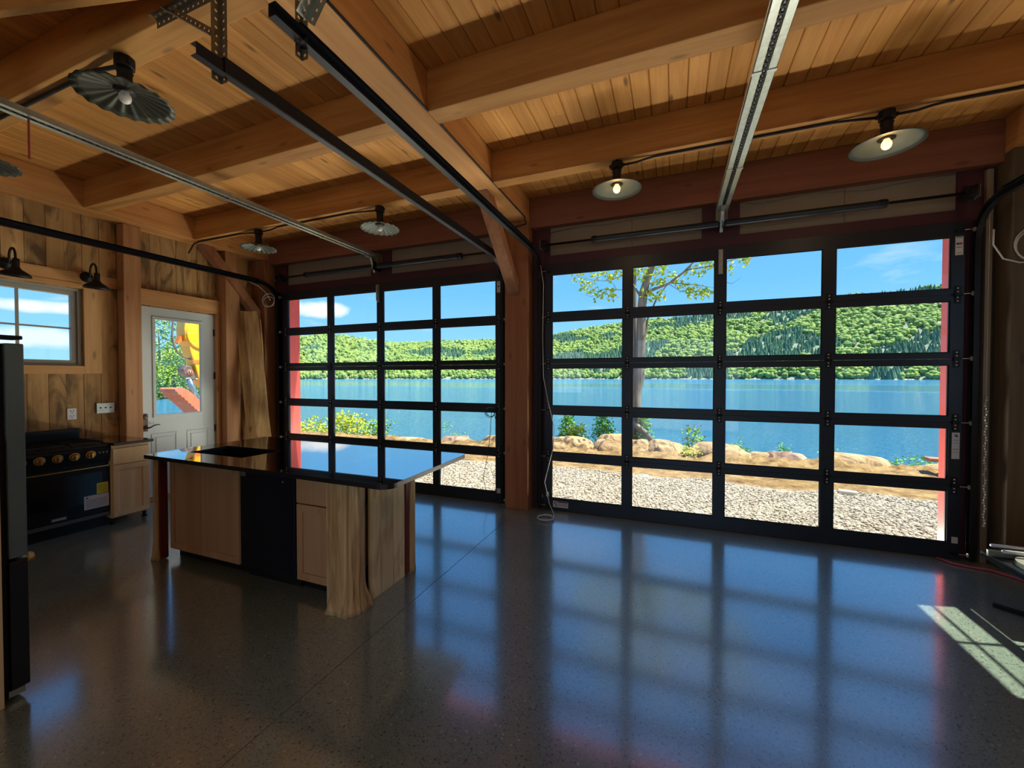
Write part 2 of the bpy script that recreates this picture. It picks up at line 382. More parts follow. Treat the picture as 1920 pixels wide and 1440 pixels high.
M['flag_red'] = plain('printed_red', (170, 70, 80), 0.6)
M['flag_blue'] = plain('printed_blue', (60, 70, 120), 0.6)
M['dwash'] = plain('dark_dishwasher_front', (16, 24, 40), 0.35, 0.2)
M['fridge'] = plain('fingerprint_dark_steel', (104, 114, 108), 0.42, 0.25, 0.12, 6)
M['fridge_dk'] = plain('black_fridge_side', (14, 16, 18), 0.45)
M['glass'] = glass_mat('window_glass')
M['hose'] = plain('pink_air_hose', (190, 84, 104), 0.45)
M['dark_ply'] = wood('dark_plywood', (60, 50, 44), (88, 76, 66), 'z', 0.6, 0.2, var=0.1)
M['stud'] = wood('grey_stud', (124, 112, 92), (150, 138, 116), 'z', 0.6, 0.5, var=0.05)

# ================================================================ SETTING
XL, XR, YW, YB = -6.28, 2.86, 4.75, -3.4          # left wall, right wall, door wall, rear wall
ZC, ZB = 3.745, 3.45                              # ceiling boards, underside of the beams
WT = 0.22
# floor (with its saw-cut joints) -------------------------------------------------
b = MB(); g = 0.0025
xs = [XL - 0.02, -1.7095, XR + 0.02]
for i in range(2):
    b.box(xs[i] + (g if i else 0), YB, -0.10, xs[i + 1] - (0 if i else g), YW + WT, 0)
b.box(XL, YB, -0.16, XR, YW + WT, -0.10)
struct(b.build('floor', M['floor']))
# ceiling boards -------------------------------------------------------------------
b = MB(); p = 0.131; x = -1.08 - p * 45
while x < XR + 0.1:
    a, c = x + 0.0015, x + p - 0.0015
    y0 = YB
    cuts = [YB] + sorted(random.uniform(YB + .6, YW - .6) for _ in range(1)) + [YW + 0.2]
    for k in range(len(cuts) - 1):
        b.prism([(a, ZC + 0.006), (a + 0.006, ZC), (c - 0.006, ZC), (c, ZC + 0.006), (c, ZC + 0.02), (a, ZC + 0.02)], 'y', cuts[k] + 0.0008, cuts[k + 1] - 0.0008)
    x += p
struct(b.build('ceiling', M['ceil']))
rf = MB().box(XL - 0.7, YB - 0.7, ZC + 0.021, XR + 0.16, YW + 0.45, ZC + 0.20).build('trim_1', plain('roof_deck', (120, 84, 52), 0.8)); struct(rf)

# left wall: vertical barn boards with openings for window and door -----------------
WIN_L = (1.20, 2.535, 1.715, 2.60)               # y0 y1 z0 z1
DOOR_L = (3.04, 4.00, 0.0, 2.515)
def boards_with_holes(edges, z0, z1, holes, x_face, th, xdir, mb, jit=0.003):
    for i in range(len(edges) - 1):
        a, c = edges[i] + 0.0018, edges[i + 1] - 0.0018
        segs = [(a, c)]
        pieces = [(a, c, z0, z1)]
        for (h0, h1, hz0, hz1) in holes:
            new = []
            for (pa, pc, pz0, pz1) in pieces:
                if pc <= h0 or pa >= h1 or pz1 <= hz0 or pz0 >= hz1: new.append((pa, pc, pz0, pz1)); continue
                if pa < h0: new.append((pa, h0, pz0, pz1))
                if pc > h1: new.append((h1, pc, pz0, pz1))
                aa, cc = max(pa, h0), min(pc, h1)
                if pz0 < hz0: new.append((aa, cc, pz0, hz0))
                if pz1 > hz1: new.append((aa, cc, hz1, pz1))
            pieces = new
        d = random.uniform(-jit, jit)
        for (pa, pc, pz0, pz1) in pieces:
            if pc - pa > 0.004 and pz1 - pz0 > 0.01:
                mb.box(x_face + d, pa, pz0, x_face - xdir * th, pc, pz1)
edges = [YB]
while edges[-1] < 1.6: edges.append(edges[-1] + random.uniform(0.13, 0.21))
edges[-1] = 1.775
edges += [1.94, 2.10, 2.26, 2.40, 2.546, 2.696, 2.855, 3.035, 3.192, 3.316, 3.496, 3.62, 3.76, 3.90, 4.03, 4.17, 4.30, 4.44, 4.60, 4.76]
b = MB(); boards_with_holes(edges, 0.0, 3.46, [WIN_L, DOOR_L], XL, 0.025, 1, b)
wl = struct(b.build('wall_left', M['barn']))
b = MB()
def wall_holes(mb, a0, a1, z0, z1, holes, f):
    """solid wall rectangles around holes; f(a0,a1,z0,z1) adds a box"""
    hs = sorted(holes); cur = a0
    for (h0, h1, hz0, hz1) in hs:
        f(cur, h0, z0, z1)
        if hz0 > z0: f(h0, h1, z0, hz0)
        if hz1 < z1: f(h0, h1, hz1, z1)
        cur = h1
    f(cur, a1, z0, z1)
wall_holes(b, YB - 0.2, YW + WT, -0.3, ZC + 0.02, [WIN_L, DOOR_L], lambda a, c, z0, z1: b.box(XL - 0.026, a, z0, XL - 0.20, c, z1))
struct(b.build('trim_2', M['red']))

# garage-door wall ------------------------------------------------------------------
DC = (-3.864, 0.464); DH = 1.8925                 # door centres, half opening
OPEN = [(c - DH, c + DH, -0.3, 2.93) for c in DC]
b = MB()
wall_holes(b, XL - 0.2, XR + 0.2, -0.3, ZC + 0.02, OPEN, lambda a, c, z0, z1: b.box(a, YW + 0.03, z0, c, YW + WT, z1))
struct(b.build('wall_back', M['red']))
# off-white boards over the doors and the dark sheathing between
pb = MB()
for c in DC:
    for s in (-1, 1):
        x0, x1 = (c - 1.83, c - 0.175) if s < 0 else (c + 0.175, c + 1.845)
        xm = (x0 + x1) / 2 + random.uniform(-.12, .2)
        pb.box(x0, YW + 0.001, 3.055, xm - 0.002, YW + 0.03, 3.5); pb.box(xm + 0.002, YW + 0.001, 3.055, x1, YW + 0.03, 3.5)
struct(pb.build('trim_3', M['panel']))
fb = MB()
for c in DC:
    fb.box(c - 2.04, YW - 0.02, 2.915, c + 2.04, YW + 0.03, 3.055)
    fb.box(c - 0.175, YW - 0.02, 3.055, c + 0.175, YW + 0.03, 3.42)
    for s in (-1, 1):
        fb.box(c + s * 1.83 + (0.01 if s > 0 else 0), YW - 0.02, 3.055, c + s * 2.04, YW + 0.03, 3.42)
        fb.box(c + s * DH, YW - 0.015, 0.0, c + s * 2.04, YW + 0.03, 2.915)
struct(fb.build('trim_4', M['maroon']))
db = MB()
db.box(XL, YW + 0.0, 0, -3.864 - 2.04, YW + 0.03, 3.5)
db.box(-3.864 + 2.04, YW, 0, 0.464 - 2.04, YW + 0.03, 3.5)
db.box(0.464 + 2.04, YW, 0, XR, YW + 0.03, 3.5)
struct(db.build('trim_5', M['dark_ply']))
# jamb liners of the openings, seen red through the glass
rb = MB()
for c in DC:
    for s in (-1, 1): rb.box(c + s * (DH - 0.001), YW + 0.032, -0.12, c + s * (DH - 0.022), YW + WT + 0.02, 2.93)
    rb.box(c - DH, YW + 0.032, 2.91, c + DH, YW + WT + 0.02, 2.929)
struct(rb.build('trim_6', M['red']))
# right wall with a window that lets the sun in, and the rear wall
WIN_R = (3.04, 4.085, 1.20, 2.85)
REAR_ADDED = [(-4.6, -2.6, 1.05, 2.45), (-1.0, 1.8, 0.0, 2.75)]  # unseen rear openings, added to let daylight in
b = MB(); ed = [YB]
while ed[-1] < 4.6: ed.append(ed[-1] + random.uniform(0.14, 0.2))
ed[-1] = 4.75
boards_with_holes(ed, 0.0, 3.46, [WIN_R], XR, 0.025, -1, b); struct(b.build('wall_right', M['barn']))
b = MB(); wall_holes(b, YB - 0.2, YW + WT, -0.3, ZC + 0.02, [WIN_R], lambda a, c, z0, z1: b.box(XR + 0.026, a, z0, XR + 0.14, c, z1))
struct(b.build('trim_7', M['red']))
b = MB(); wall_holes(b, XL - 0.2, XR + 0.2, -0.3, ZC + 0.02, REAR_ADDED, lambda a, c, z0, z1: b.box(a, YB - 0.14, z0, c, YB, z1))
struct(b.build('wall_front', M['barn']))

# casing boards on the left wall (window and door)
b = MB()
b.box(XL, 2.545, 1.64, XL + 0.028, 2.695, 2.62)
struct(b.build('trim_8', M['trimw'], bevel=0.002))
b = MB(); b.box(XL, 1.05, 1.635, XL + 0.03, 2.543, 1.725); b.box(XL, 1.05, 2.605, XL + 0.03, 2.543, 2.66); b.box(XL, 1.0, 2.66, XL + 0.022, 2.85, 2.785)
struct(b.build('trim_9', M['trimh'], bevel=0.002))
b = MB(); b.box(XL, 3.03, 2.525, XL + 0.06, 4.05, 2.72); struct(b.build('trim_10', M['trimh'], bevel=0.003))
b = MB(); b.box(XL, 3.985, 0, XL + 0.05, 4.035, 2.525); struct(b.build('trim_11', M['trimw'], bevel=0.003))
b = MB(); b.box(XL - 0.1, 3.0, 0, XL + 0.05, 4.0, 0.03); struct(b.build('trim_12', M['trimh'], bevel=0.004))
# eave outside the left wall window, sunlit yellow put into its colour
b = MB(); b.box(-7.0, -3, 2.72, -6.49, 5.4, 2.78); b.box(-7.03, -3, 2.62, -7.0, 5.4, 2.80); struct(b.build('trim_13', plain('eave_boards_sunlit_tone', (226, 176, 84), 0.7)))

# window_1 : grey vinyl, divided lights ------------------------------------------------
def window(name, xin, yr, zr, ycols, zrows, sgn, mat, meeting=None):
    """frame fills the opening yr x zr; ycols/zrows: muntin centres"""
    y0, y1 = yr; z0, z1 = zr; xa, xb = xin - sgn * 0.012, xin - sgn * 0.11
    b = MB(); fw = 0.028
    def frm(a0, a1, c0, c1, x0, x1, w):
        b.box(x0, a0, c0, x1, a1, c0 + w); b.box(x0, a0, c1 - w, x1, a1, c1)
        b.box(x0, a0, c0 + w, x1, a0 + w, c1 - w); b.box(x0, a1 - w, c0 + w, x1, a1, c1 - w)
    frm(y0, y1, z0, z1, xa, xb, fw)
    fr = struct(b.build(name, mat, bevel=0.002))
    b = MB(); frm(y0 + fw + 0.001, y1 - fw - 0.001, z0 + fw + 0.001, z1 - fw - 0.001, xin - sgn * 0.035, xin - sgn * 0.085, 0.045)
    if meeting: b.box(xin - sgn * 0.03, y0 + 0.074, meeting - 0.036, xin - sgn * 0.085, y1 - 0.074, meeting + 0.036)
    b.build('window_sash', mat, fr, bevel=0.002)
    b = MB()
    for yc in ycols: b.box(xin - sgn * 0.050, yc - 0.011, z0 + 0.074, xin - sgn * 0.068, yc + 0.011, z1 - 0.074)
    for zc in zrows: b.box(xin - sgn * 0.051, y0 + 0.074, zc - 0.009, xin - sgn * 0.067, y1 - 0.074, zc + 0.009)
    b.build('muntins', mat, fr)
    MB().box(xin - sgn * 0.056, y0 + 0.07, z0 + 0.07, xin - sgn * 0.062, y1 - 0.07, z1 - 0.07).build('pane', M['glass'], fr)
    return fr
window('window_1', XL, WIN_L[:2], WIN_L[2:], [1.66, 2.06], [2.148], 1, M['vinyl'])
# the light through window_2 draws the bars on the floor at the right
window('window_2', XR, WIN_R[:2], WIN_R[2:], [3.574], [2.50, 1.75], -1, M['vinyl'], meeting=2.123)
for i, (h0, h1, z0, z1) in enumerate(REAR_ADDED):
    b = MB()
    for a in (h0, (h0 + h1) / 2 - 0.02, h1 - 0.04): b.box(a, YB - 0.09, z0, a + 0.04, YB - 0.05, z1)
    for c in (z0, z1 - 0.04): b.box(h0, YB - 0.089, c, h1, YB - 0.051, c + 0.04)
    fr = struct(b.build('window_%d' % (3 + i), M['frame']))  # added window in an unseen rear opening
    MB().box(h0 + 0.01, YB - 0.073, z0 + 0.01, h1 - 0.01, YB - 0.067, z1 - 0.01).build('pane', M['glass'], fr)

# door_3 : entry door with a half light ------------------------------------------------
def entry_door():
    y0, y1, z0, z1 = 3.062, 3.982, 0.035, 2.508; xf = XL - 0.004; xb = xf - 0.045
    gy0, gy1, gz0, gz1 = 3.215, 3.815, 1.075, 2.385
    b = MB()
    wall_holes(b, y0, y1, z0, z1, [(gy0, gy1, gz0, gz1)], lambda a, c, p, q: b.box(xf, a, p, xb, c, q))
    d = struct(b.build('door_3', M['door_white'], bevel=0.0015))
    b = MB()
    for (a, c, p, q) in ((gy0 - 0.005, gy1 + 0.005, gz0 - 0.005, gz0 + 0.033), (gy0 - 0.005, gy1 + 0.005, gz1 - 0.033, gz1 + 0.005),
                         (gy0 - 0.005, gy0 + 0.03, gz0 + 0.033, gz1 - 0.033), (gy1 - 0.03, gy1 + 0.005, gz0 + 0.033, gz1 - 0.033)):
        b.box(xf + 0.012, a, p, xf - 0.02, c, q)
    b.build('glass_frame', M['door_white'], d, bevel=0.004)
    MB().box(xf - 0.02, gy0 + 0.02, gz0 + 0.02, xf - 0.026, gy1 - 0.02, gz1 - 0.02).build('pane', M['glass'], d)
    for (a, c) in ((3.185, 3.485), (3.60, 3.89)):
        for (p, q) in ((0.20, 0.86),):
            m = MB()
            for (aa, cc, pp, qq) in ((a, c, p, p + 0.022), (a, c, q - 0.022, q), (a, a + 0.022, p + 0.022, q - 0.022), (c - 0.022, c, p + 0.022, q - 0.022)):
                m.box(xf + 0.006, aa, pp, xf - 0.004, cc, qq)
            m.box(xf + 0.007, a + 0.05, p + 0.05, xf - 0.004, c - 0.05, q - 0.05)
            m.build('door_panel', M['door_white'], d, bevel=0.005)
    h = MB(); yc = 3.118
    h.box(xf, yc - 0.03, 0.90, xf + 0.014, yc + 0.03, 1.125)
    h.lathe([(0.0, 0.03), (0.024, 0.03), (0.028, 0.022), (0.030, 0.0)], (xf, yc, 1.085), (1, 0, 0), 20)
    h.lathe([(0.0, 0.03), (0.024, 0.03), (0.028, 0.02), (0.030, 0.0)], (xf, yc, 0.945), (1, 0, 0), 20)
    hp = h.build('handle_plate', M['bronze'], d, bevel=0.006)
    l = MB(); pts = [(xf + 0.02, yc, 0.945), (xf + 0.055, yc, 0.945), (xf + 0.06, yc + 0.03, 0.95), (xf + 0.058, yc + 0.07, 0.972), (xf + 0.055, yc + 0.11, 0.98), (xf + 0.055, yc + 0.14, 0.976)]
    l.tube(pts, [0.011, 0.011, 0.01, 0.009, 0.008, 0.005], 8); l.build('lever', M['bronze'], hp, smooth=True)
    for z in (2.25, 1.62, 0.85):
        m = MB(); m.tube([(xf + 0.01, 3.987, z - 0.05), (xf + 0.01, 3.987, z + 0.05)], 0.009, 8); m.box(xf + 0.002, 3.965, z - 0.05, xf + 0.005, 3.985, z + 0.05)
        m.build('hinge', M['bronze'], d)
entry_door()

# door_1, door_2 : full-view sectional garage doors ---------------------------------------
PW, MUN = 0.821, 0.1035
ROWS = [(0.143, 0.600), (0.699, 1.154), (1.255, 1.706), (1.811, 2.262), (2.367, 2.817)]
JOINT = [0.006, 0.650, 1.2045, 1.7585, 2.3145, 2.945]
def garage_door(name, c):
    yf, yb = 4.70, 4.742
    xg = [c - (4 * PW + 3 * MUN) / 2 + i * (PW + MUN) for i in range(4)]
    X0, X1 = c - 1.885, c + 1.885
    b = MB(); b.box(X0, yf + 0.002, 0.0, X1, yb - 0.002, 0.006)
    d = struct(b.build(name, M['rubber']))
    for i, (g0, g1) in enumerate(ROWS):
        z0, z1 = JOINT[i] + 0.001, JOINT[i + 1] - 0.001
        m = MB()
        m.box(X0, yf, z0, X1, yb, g0); m.box(X0, yf, g1, X1, yb, z1)
        m.box(X0, yf, g0, xg[0], yb, g1); m.box(xg[3] + PW, yf, g0, X1, yb, g1)
        for k in range(3): m.box(xg[k] + PW, yf, g0, xg[k + 1], yb, g1)
        s = m.build('door_section', M['frame'], d)
        m = MB()
        for k in range(4):
            w = 0.008
            m.box(xg[k], yf + 0.010, g0, xg[k] + PW, yf + 0.018, g0 + w); m.box(xg[k], yf + 0.010, g1 - w, xg[k] + PW, yf + 0.018, g1)
            m.box(xg[k], yf + 0.010, g0 + w, xg[k] + w, yf + 0.018, g1 - w); m.box(xg[k] + PW - w, yf + 0.010, g0 + w, xg[k] + PW, yf + 0.018, g1 - w)
        m.build('glazing_bead', M['rubber'], s)
        m = MB()
        for k in range(4): m.box(xg[k] - 0.003, yf + 0.019, g0 - 0.003, xg[k] + PW + 0.003, yf + 0.024, g1 + 0.003)
        m.build('panes', M['glass'], s)
    # hinges on every joint: three on the mullions, one at each stile
    for jz in JOINT[1:5]:
        for k, x in enumerate([X0 + 0.045] + [xg[i] + PW + MUN / 2 for i in range(3)] + [X1 - 0.045]):
            m = MB(); m.box(x - 0.022, yf - 0.004, jz - 0.075, x + 0.022, yf, jz + 0.075)
            m.tube([(x - 0.03, yf - 0.009, jz), (x + 0.03, yf - 0.009, jz)], 0.008, 8)
            h = m.build('hinge', M['track'], d)
            m = MB()
            for dz in (-0.055, -0.025, 0.025, 0.055):
                for dx in (0,): m.lathe([(0.0, 0.006), (0.006, 0.005), (0.0075, 0.0)], (x + dx, yf - 0.004, jz + dz), (0, -1, 0), 8)
            m.build('bolts', M['bolt'], h, smooth=True)
    for s in (-1, 1):
        for jz in JOINT[1:5] + [0.06, 2.86]:
            x = c + s * 1.84
            rb_ = MB().box(x - 0.022, yf - 0.034, jz - 0.014, x + 0.022, yf - 0.0, jz + 0.010).build('roller_bracket', M['track'], d)
            m = MB(); m.tube([(x + s * 0.005, yf - 0.028, jz), (c + s * 1.93, yf - 0.028, jz)], 0.004, 8)
            m.lathe([(0.0, -0.008), (0.019, -0.008), (0.021, 0.0), (0.019, 0.008), (0.0, 0.008)], (c + s * 1.93, yf - 0.028, jz), (1, 0, 0), 14)
            m.build('roller', M['steel'], rb_)
    return d
d1 = garage_door('door_1', DC[0]); d2 = garage_door('door_2', DC[1])
def plate(parent, name, x0, x1, z0, z1, mat, y=4.699, prints=(), pname='print', pmat='ink'):
    o = MB().box(x0, y - 0.0015, z0, x1, y, z1).build(name, M[mat], parent)
    for (a, bb, c_, d_, mt) in prints:
        MB().box(x0 + a * (x1 - x0), y - 0.0026, z0 + c_ * (z1 - z0), x0 + bb * (x1 - x0), y - 0.0016, z0 + d_ * (z1 - z0)).build(pname, M[mt], o)
    return o
# struts and labels of door_2
def op_bracket(d, x):
    m = MB(); m.box(x - 0.02, 4.688, 2.66, x + 0.02, 4.699, 2.91); m.box(x - 0.011, 4.66, 2.68, x + 0.011, 4.688, 2.90)
    m.build('strut_bracket', M['steel'], d)
op_bracket(d2, DC[1]); op_bracket(d1, DC[0] - 0.02)
plate(d2, 'label', 2.283, 2.335, 2.655, 2.815, 'label', prints=[(0.1, 0.9, 0.93, 0.97, 'ink'), (0.12, 0.45, 0.55, 0.66, 'flag_blue'), (0.45, 0.88, 0.55, 0.66, 'flag_red'), (0.15, 0.85, 0.4, 0.43, 'ink'), (0.15, 0.85, 0.1, 0.12, 'ink')])
plate(d2, 'label', 2.283, 2.335, 0.885, 1.115, 'label', prints=[(0.1, 0.9, 0.36, 0.375, 'ink'), (0.15, 0.85, 0.7, 0.712, 'ink'), (0.15, 0.85, 0.6, 0.612, 'ink'), (0.3, 0.7, 0.9, 0.93, 'ink'), (0.4, 0.75, 0.84, 0.89, 'ink'), (0.15, 0.85, 0.25, 0.262, 'ink')])
plate(d2, 'sticker', 2.293, 2.335, 0.145, 0.20, 'label')
w = plate(d2, 'warning_label', -1.315, -1.13, 0.040, 0.115, 'label', prints=[(0.32, 0.97, 0.80, 0.96, 'ink'), (0.35, 0.95, 0.60, 0.64, 'ink'), (0.35, 0.95, 0.45, 0.49, 'ink'), (0.35, 0.95, 0.30, 0.34, 'ink')])
m = MB(); m.box(-1.300, 4.6965, 0.095, -1.255, 4.6975, 0.103)                       # pictogram: a figure stooping under an edge
m.lathe([(0.0, 0.001), (0.006, 0.001), (0.006, 0.0)], (-1.292, 4.6975, 0.088), (0, -1, 0), 10)
m.bar((-1.288, 4.697, 0.084), (-1.272, 4.697, 0.066), 0.001, 0.009, (0, 0, 1)); m.bar((-1.272, 4.697, 0.068), (-1.284, 4.697, 0.052), 0.001, 0.006); m.bar((-1.272, 4.697, 0.068), (-1.262, 4.697, 0.050), 0.001, 0.006)
m.build('pictogram', M['ink'], w)
plate(d2, 'sticker', -1.40, -1.365, 0.16, 0.215, 'label')
plate(d1, 'label', -2.048, -2.003, 2.66, 2.80, 'label', prints=[(0.2, 0.8, 0.5, 0.6, 'ink'), (0.2, 0.8, 0.85, 0.88, 'ink')])
plate(d1, 'sticker', -2.05, -2.00, 0.13, 0.19, 'label')
# centre lock of the left door
m = MB(); lx = DC[0] - PW - MUN
m.prism([(lx - 0.055, 1.7585), (lx, 1.815), (lx + 0.055, 1.7585), (lx, 1.70)], 'y', 4.686, 4.695); m.build('lock', M['track'], d1)

# ================================================================ TIMBER FRAME
def beam(name, x0, y0, z0, x1, y1, z1, mat, label, cat='ceiling beam', group=None):
    o = MB().box(x0, y0, z0, x1, y1, z1).build(name, M[mat], bevel=0.006)
    return tag(o, label, cat, group)
GX0, GX1 = -1.87, -1.60
beam('girder', GX0, YB, ZB, GX1, 4.655, ZC - 0.001, 'beam_y', 'central yellow timber girder running from the rear to the post between the garage doors', 'girder')
beam('wall_plate', XL, YB, ZB, -6.0, 4.655, ZC - 0.001, 'beam_y', 'timber plate along the top of the left barn-board wall', 'beam')
beam('wall_plate', 2.56, YB, ZB, XR, 4.655, ZC - 0.001, 'beam_y', 'timber plate along the top of the right wall', 'beam')
beam('header_beam', XL, 4.655, 3.385, GX0 - 0.001 + 0.27, 4.85 - 0.08, ZC - 0.001, 'header', 'reddish timber header beam above the left garage door', 'beam')
beam('header_beam', GX1 + 0.001, 4.655, 3.385, XR, 4.77, ZC - 0.001, 'header', 'reddish timber header beam above the right garage door', 'beam')
BY = [(-2.03, -1.88), (-0.92, -0.77), (0.20, 0.35), (1.325, 1.475), (2.45, 2.605), (3.555, 3.69)]
BL = ['farthest behind the viewpoint', 'second behind the viewpoint', 'nearest overhead at the top left corner', 'carrying the large fluted lamp', 'without lamps, middle of the ceiling', 'with the row of lamps nearest the garage doors']
for i, (a, c) in enumerate(BY):
    if i < 2: continue
    beam('ceiling_beam', -6.0 + 0.001, a, ZB, GX0 - 0.001, c, ZC - 0.001, 'beam_x', 'timber cross beam left of the girder, ' + BL[i])
    beam('ceiling_beam', GX1 + 0.001, a, ZB, 2.56 - 0.001, c, ZC - 0.001, 'beam_x', 'timber cross beam right of the girder, ' + BL[i])
def post(x0, y0, x1, y1, z1, label, mat='beam_z'):
    return tag(MB().box(x0, y0, 0, x1, y1, z1).build('timber_post', M[mat], bevel=0.008), label, 'post')
post(-1.885, 4.56, -1.59, 4.745, ZB - 0.001, 'reddish timber post between the two garage doors')
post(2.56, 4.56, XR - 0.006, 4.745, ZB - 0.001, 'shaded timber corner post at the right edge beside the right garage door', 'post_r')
post(XL + 0.002, 4.56, -5.99, 4.745, ZB - 0.001, 'shaded timber corner post left of the left garage door')
post(XL + 0.005, 2.855, -6.13, 3.03, ZB - 0.001, 'timber post between the range wall and the white entry door', 'post_l')
post(XL + 0.005, 4.04, -6.11, 4.25, ZB - 0.001, 'timber post on the hinge side of the white entry door', 'post_l')
def brace(x0, x1, y0, z0, y1, z1, w, label):
    d = Vector((0, y1 - y0, z1 - z0)).normalized()
    n = Vector((0, d.z, -d.y)); n = n if n.y < 0 else -n
    # polygon in y,z: top cut horizontal, bottom cut vertical
    ky = w / abs(d.z); kz = w / abs(d.y)
    pts = [(y0 - ky, z0), (y0, z0), (y1, z1), (y1, z1 - kz)]
    o = MB().prism(pts, 'x', x0, x1).build('timber_brace', M['beam_z'], bevel=0.005)
    return tag(o, label, 'brace')
brace(-1.835, -1.70, 3.83, ZB - 0.001, 4.559, 2.745, 0.12, 'diagonal timber brace from the central girder down to the post between the garage doors')
brace(-6.20, -6.06, 3.85, ZB - 0.001, 4.559, 2.64, 0.115, 'diagonal timber brace in the left corner above the leaning lumber')
# stud and dark boards at the right of door_2
tag(MB().box(2.478, 4.70, 0, 2.522, 4.745, 3.36).build('wall_stud', M['stud'], bevel=0.002), 'thin grey stud with knots right of the right garage door', 'stud')

m = MB(); m.bar((-5.0, 0.545, 3.595), (-2.19, 1.262, 3.595), 0.04, 0.29); tag(m.build('bracing_board', M['beam_x'], bevel=0.003), 'thin diagonal bracing board under the ceiling at the top left corner of the photo', 'board')

# ================================================================ DOOR HARDWARE
def arc(cy, cz, r, a0, a1, n): return [(cy + r * math.cos(a0 + (a1 - a0) * i / n), cz + r * math.sin(a0 + (a1 - a0) * i / n)) for i in range(n + 1)]
TZ = 3.04
def track(x, yend, label, s):
    """C-shaped track: up beside the door, round the bend, back under the ceiling; s = side the open face looks to"""
    yv = 4.672; r = 0.30
    yz = [(yv, 0.02), (yv, TZ - r)] + arc(yv - r, TZ - r, r, 0, math.pi / 2, 12)[1:] + [(yend, TZ)]
    t = thing('door_track', (x, yv, 0), label, 'track', 'garage door tracks')
    path = [(x, y, z) for y, z in yz]
    w, h, th = 0.024, 0.027, 0.0025
    prof = [(-s * w, -h), (s * w * 0.6, -h), (s * w * 0.6, -h + th), (-s * w + s * th, -h + th), (-s * w + s * th, h - th), (s * w * 0.6, h - th), (s * w * 0.6, h), (-s * w, h)]
    MB().sweep(prof, path).build('rail', M['track'], t)
    # reinforcing angle along the horizontal run and flag angle at the wall
    m = MB(); xo = x - s * (w + 0.002)
    m.box(xo, yend + 0.12, TZ - 0.025, xo - s * 0.003, yv - r, TZ + 0.045); m.box(xo, yend + 0.12, TZ + 0.042, xo + s * 0.04, yv - r, TZ + 0.045)
    m.build('stiffener_angle', M['track'], t)
    m = MB(); m.box(xo, 4.655, 0.05, xo - s * 0.003, 4.735, 2.95); m.box(xo, 4.733, 0.05, xo - s * 0.045, 4.735, 2.95)
    m.build('jamb_angle', M['track'], t)
    for z in (0.4, 1.0, 1.6, 2.2, 2.75):
        MB().lathe([(0, 0.006), (0.008, 0.005), (0.009, 0)], (xo - s * 0.02, 4.7329, z), (0, -1, 0), 8).build('bolt', M['bolt'], t, smooth=True)
    return t
track(DC[0] - 1.955, 0.9, 'black garage door track running along the barn-board wall to the left door', 1)
track(DC[0] + 1.90, 1.17, 'black garage door track left of the central girder, with open perforated end', -1)
track(DC[1] - 1.925, 1.16, 'black garage door track right against the central girder, with capped end', 1)
track(DC[1] + 1.935, 0.9, 'black garage door track curving out of view at the right edge', -1)

def torsion(c, ls, rs, label):
    z, y = 3.15, 4.62
    t = thing('torsion_assembly', (c, y, z), label, 'door spring', 'garage door torsion springs')
    MB().tube([(c - 1.93, y, z), (c + 1.93, y, z)], 0.013, 12).build('shaft', M['track'], t, smooth=True)
    for a, bb in ((ls, -0.03), (0.03, rs)):
        x = c + a; x1 = c + bb; prof = []; n = int((x1 - x) / 0.011)
        for i in range(n):
            h = x + (x1 - x) * i / n - c
            prof += [(0.030, h), (0.0345, h + 0.0055)]
        prof += [(0.030, bb)]
        m = MB(); m.lathe(prof, (c, y, z), (1, 0, 0), 16); m.build('spring', M['frame'], t, smooth=True)
        m = MB(); e = c + (a if a < -0.1 else bb); m.lathe([(0.014, -0.03), (0.036, -0.03), (0.040, 0.0), (0.036, 0.03), (0.014, 0.03)], (e, y, z), (1, 0, 0), 16)
        m.build('winding_cone', M['track'], t)
    for s in (-1, 1):
        m = MB(); m.lathe([(0.014, -0.03), (0.062, -0.03), (0.058, -0.02), (0.058, 0.02), (0.065, 0.03), (0.014, 0.03)], (c + s * 1.865, y, z), (1, 0, 0), 20)
        m.build('cable_drum', M['track'], t)
        m = MB(); m.box(c + s * 1.905, y - 0.05, z - 0.05, c + s * 1.908, 4.73, z + 0.05); m.build('end_bracket', M['steel'], t)
    m = MB(); m.box(c - 0.003, y - 0.06, z - 0.06, c + 0.003, 4.73, z + 0.06); m.build('centre_bracket', M['track'], t)
    return t
torsion(DC[0], -1.30, 1.33, 'dark torsion spring and shaft above the left garage door')
torsion(DC[1], -1.28, 1.285, 'dark torsion spring and shaft above the right garage door')

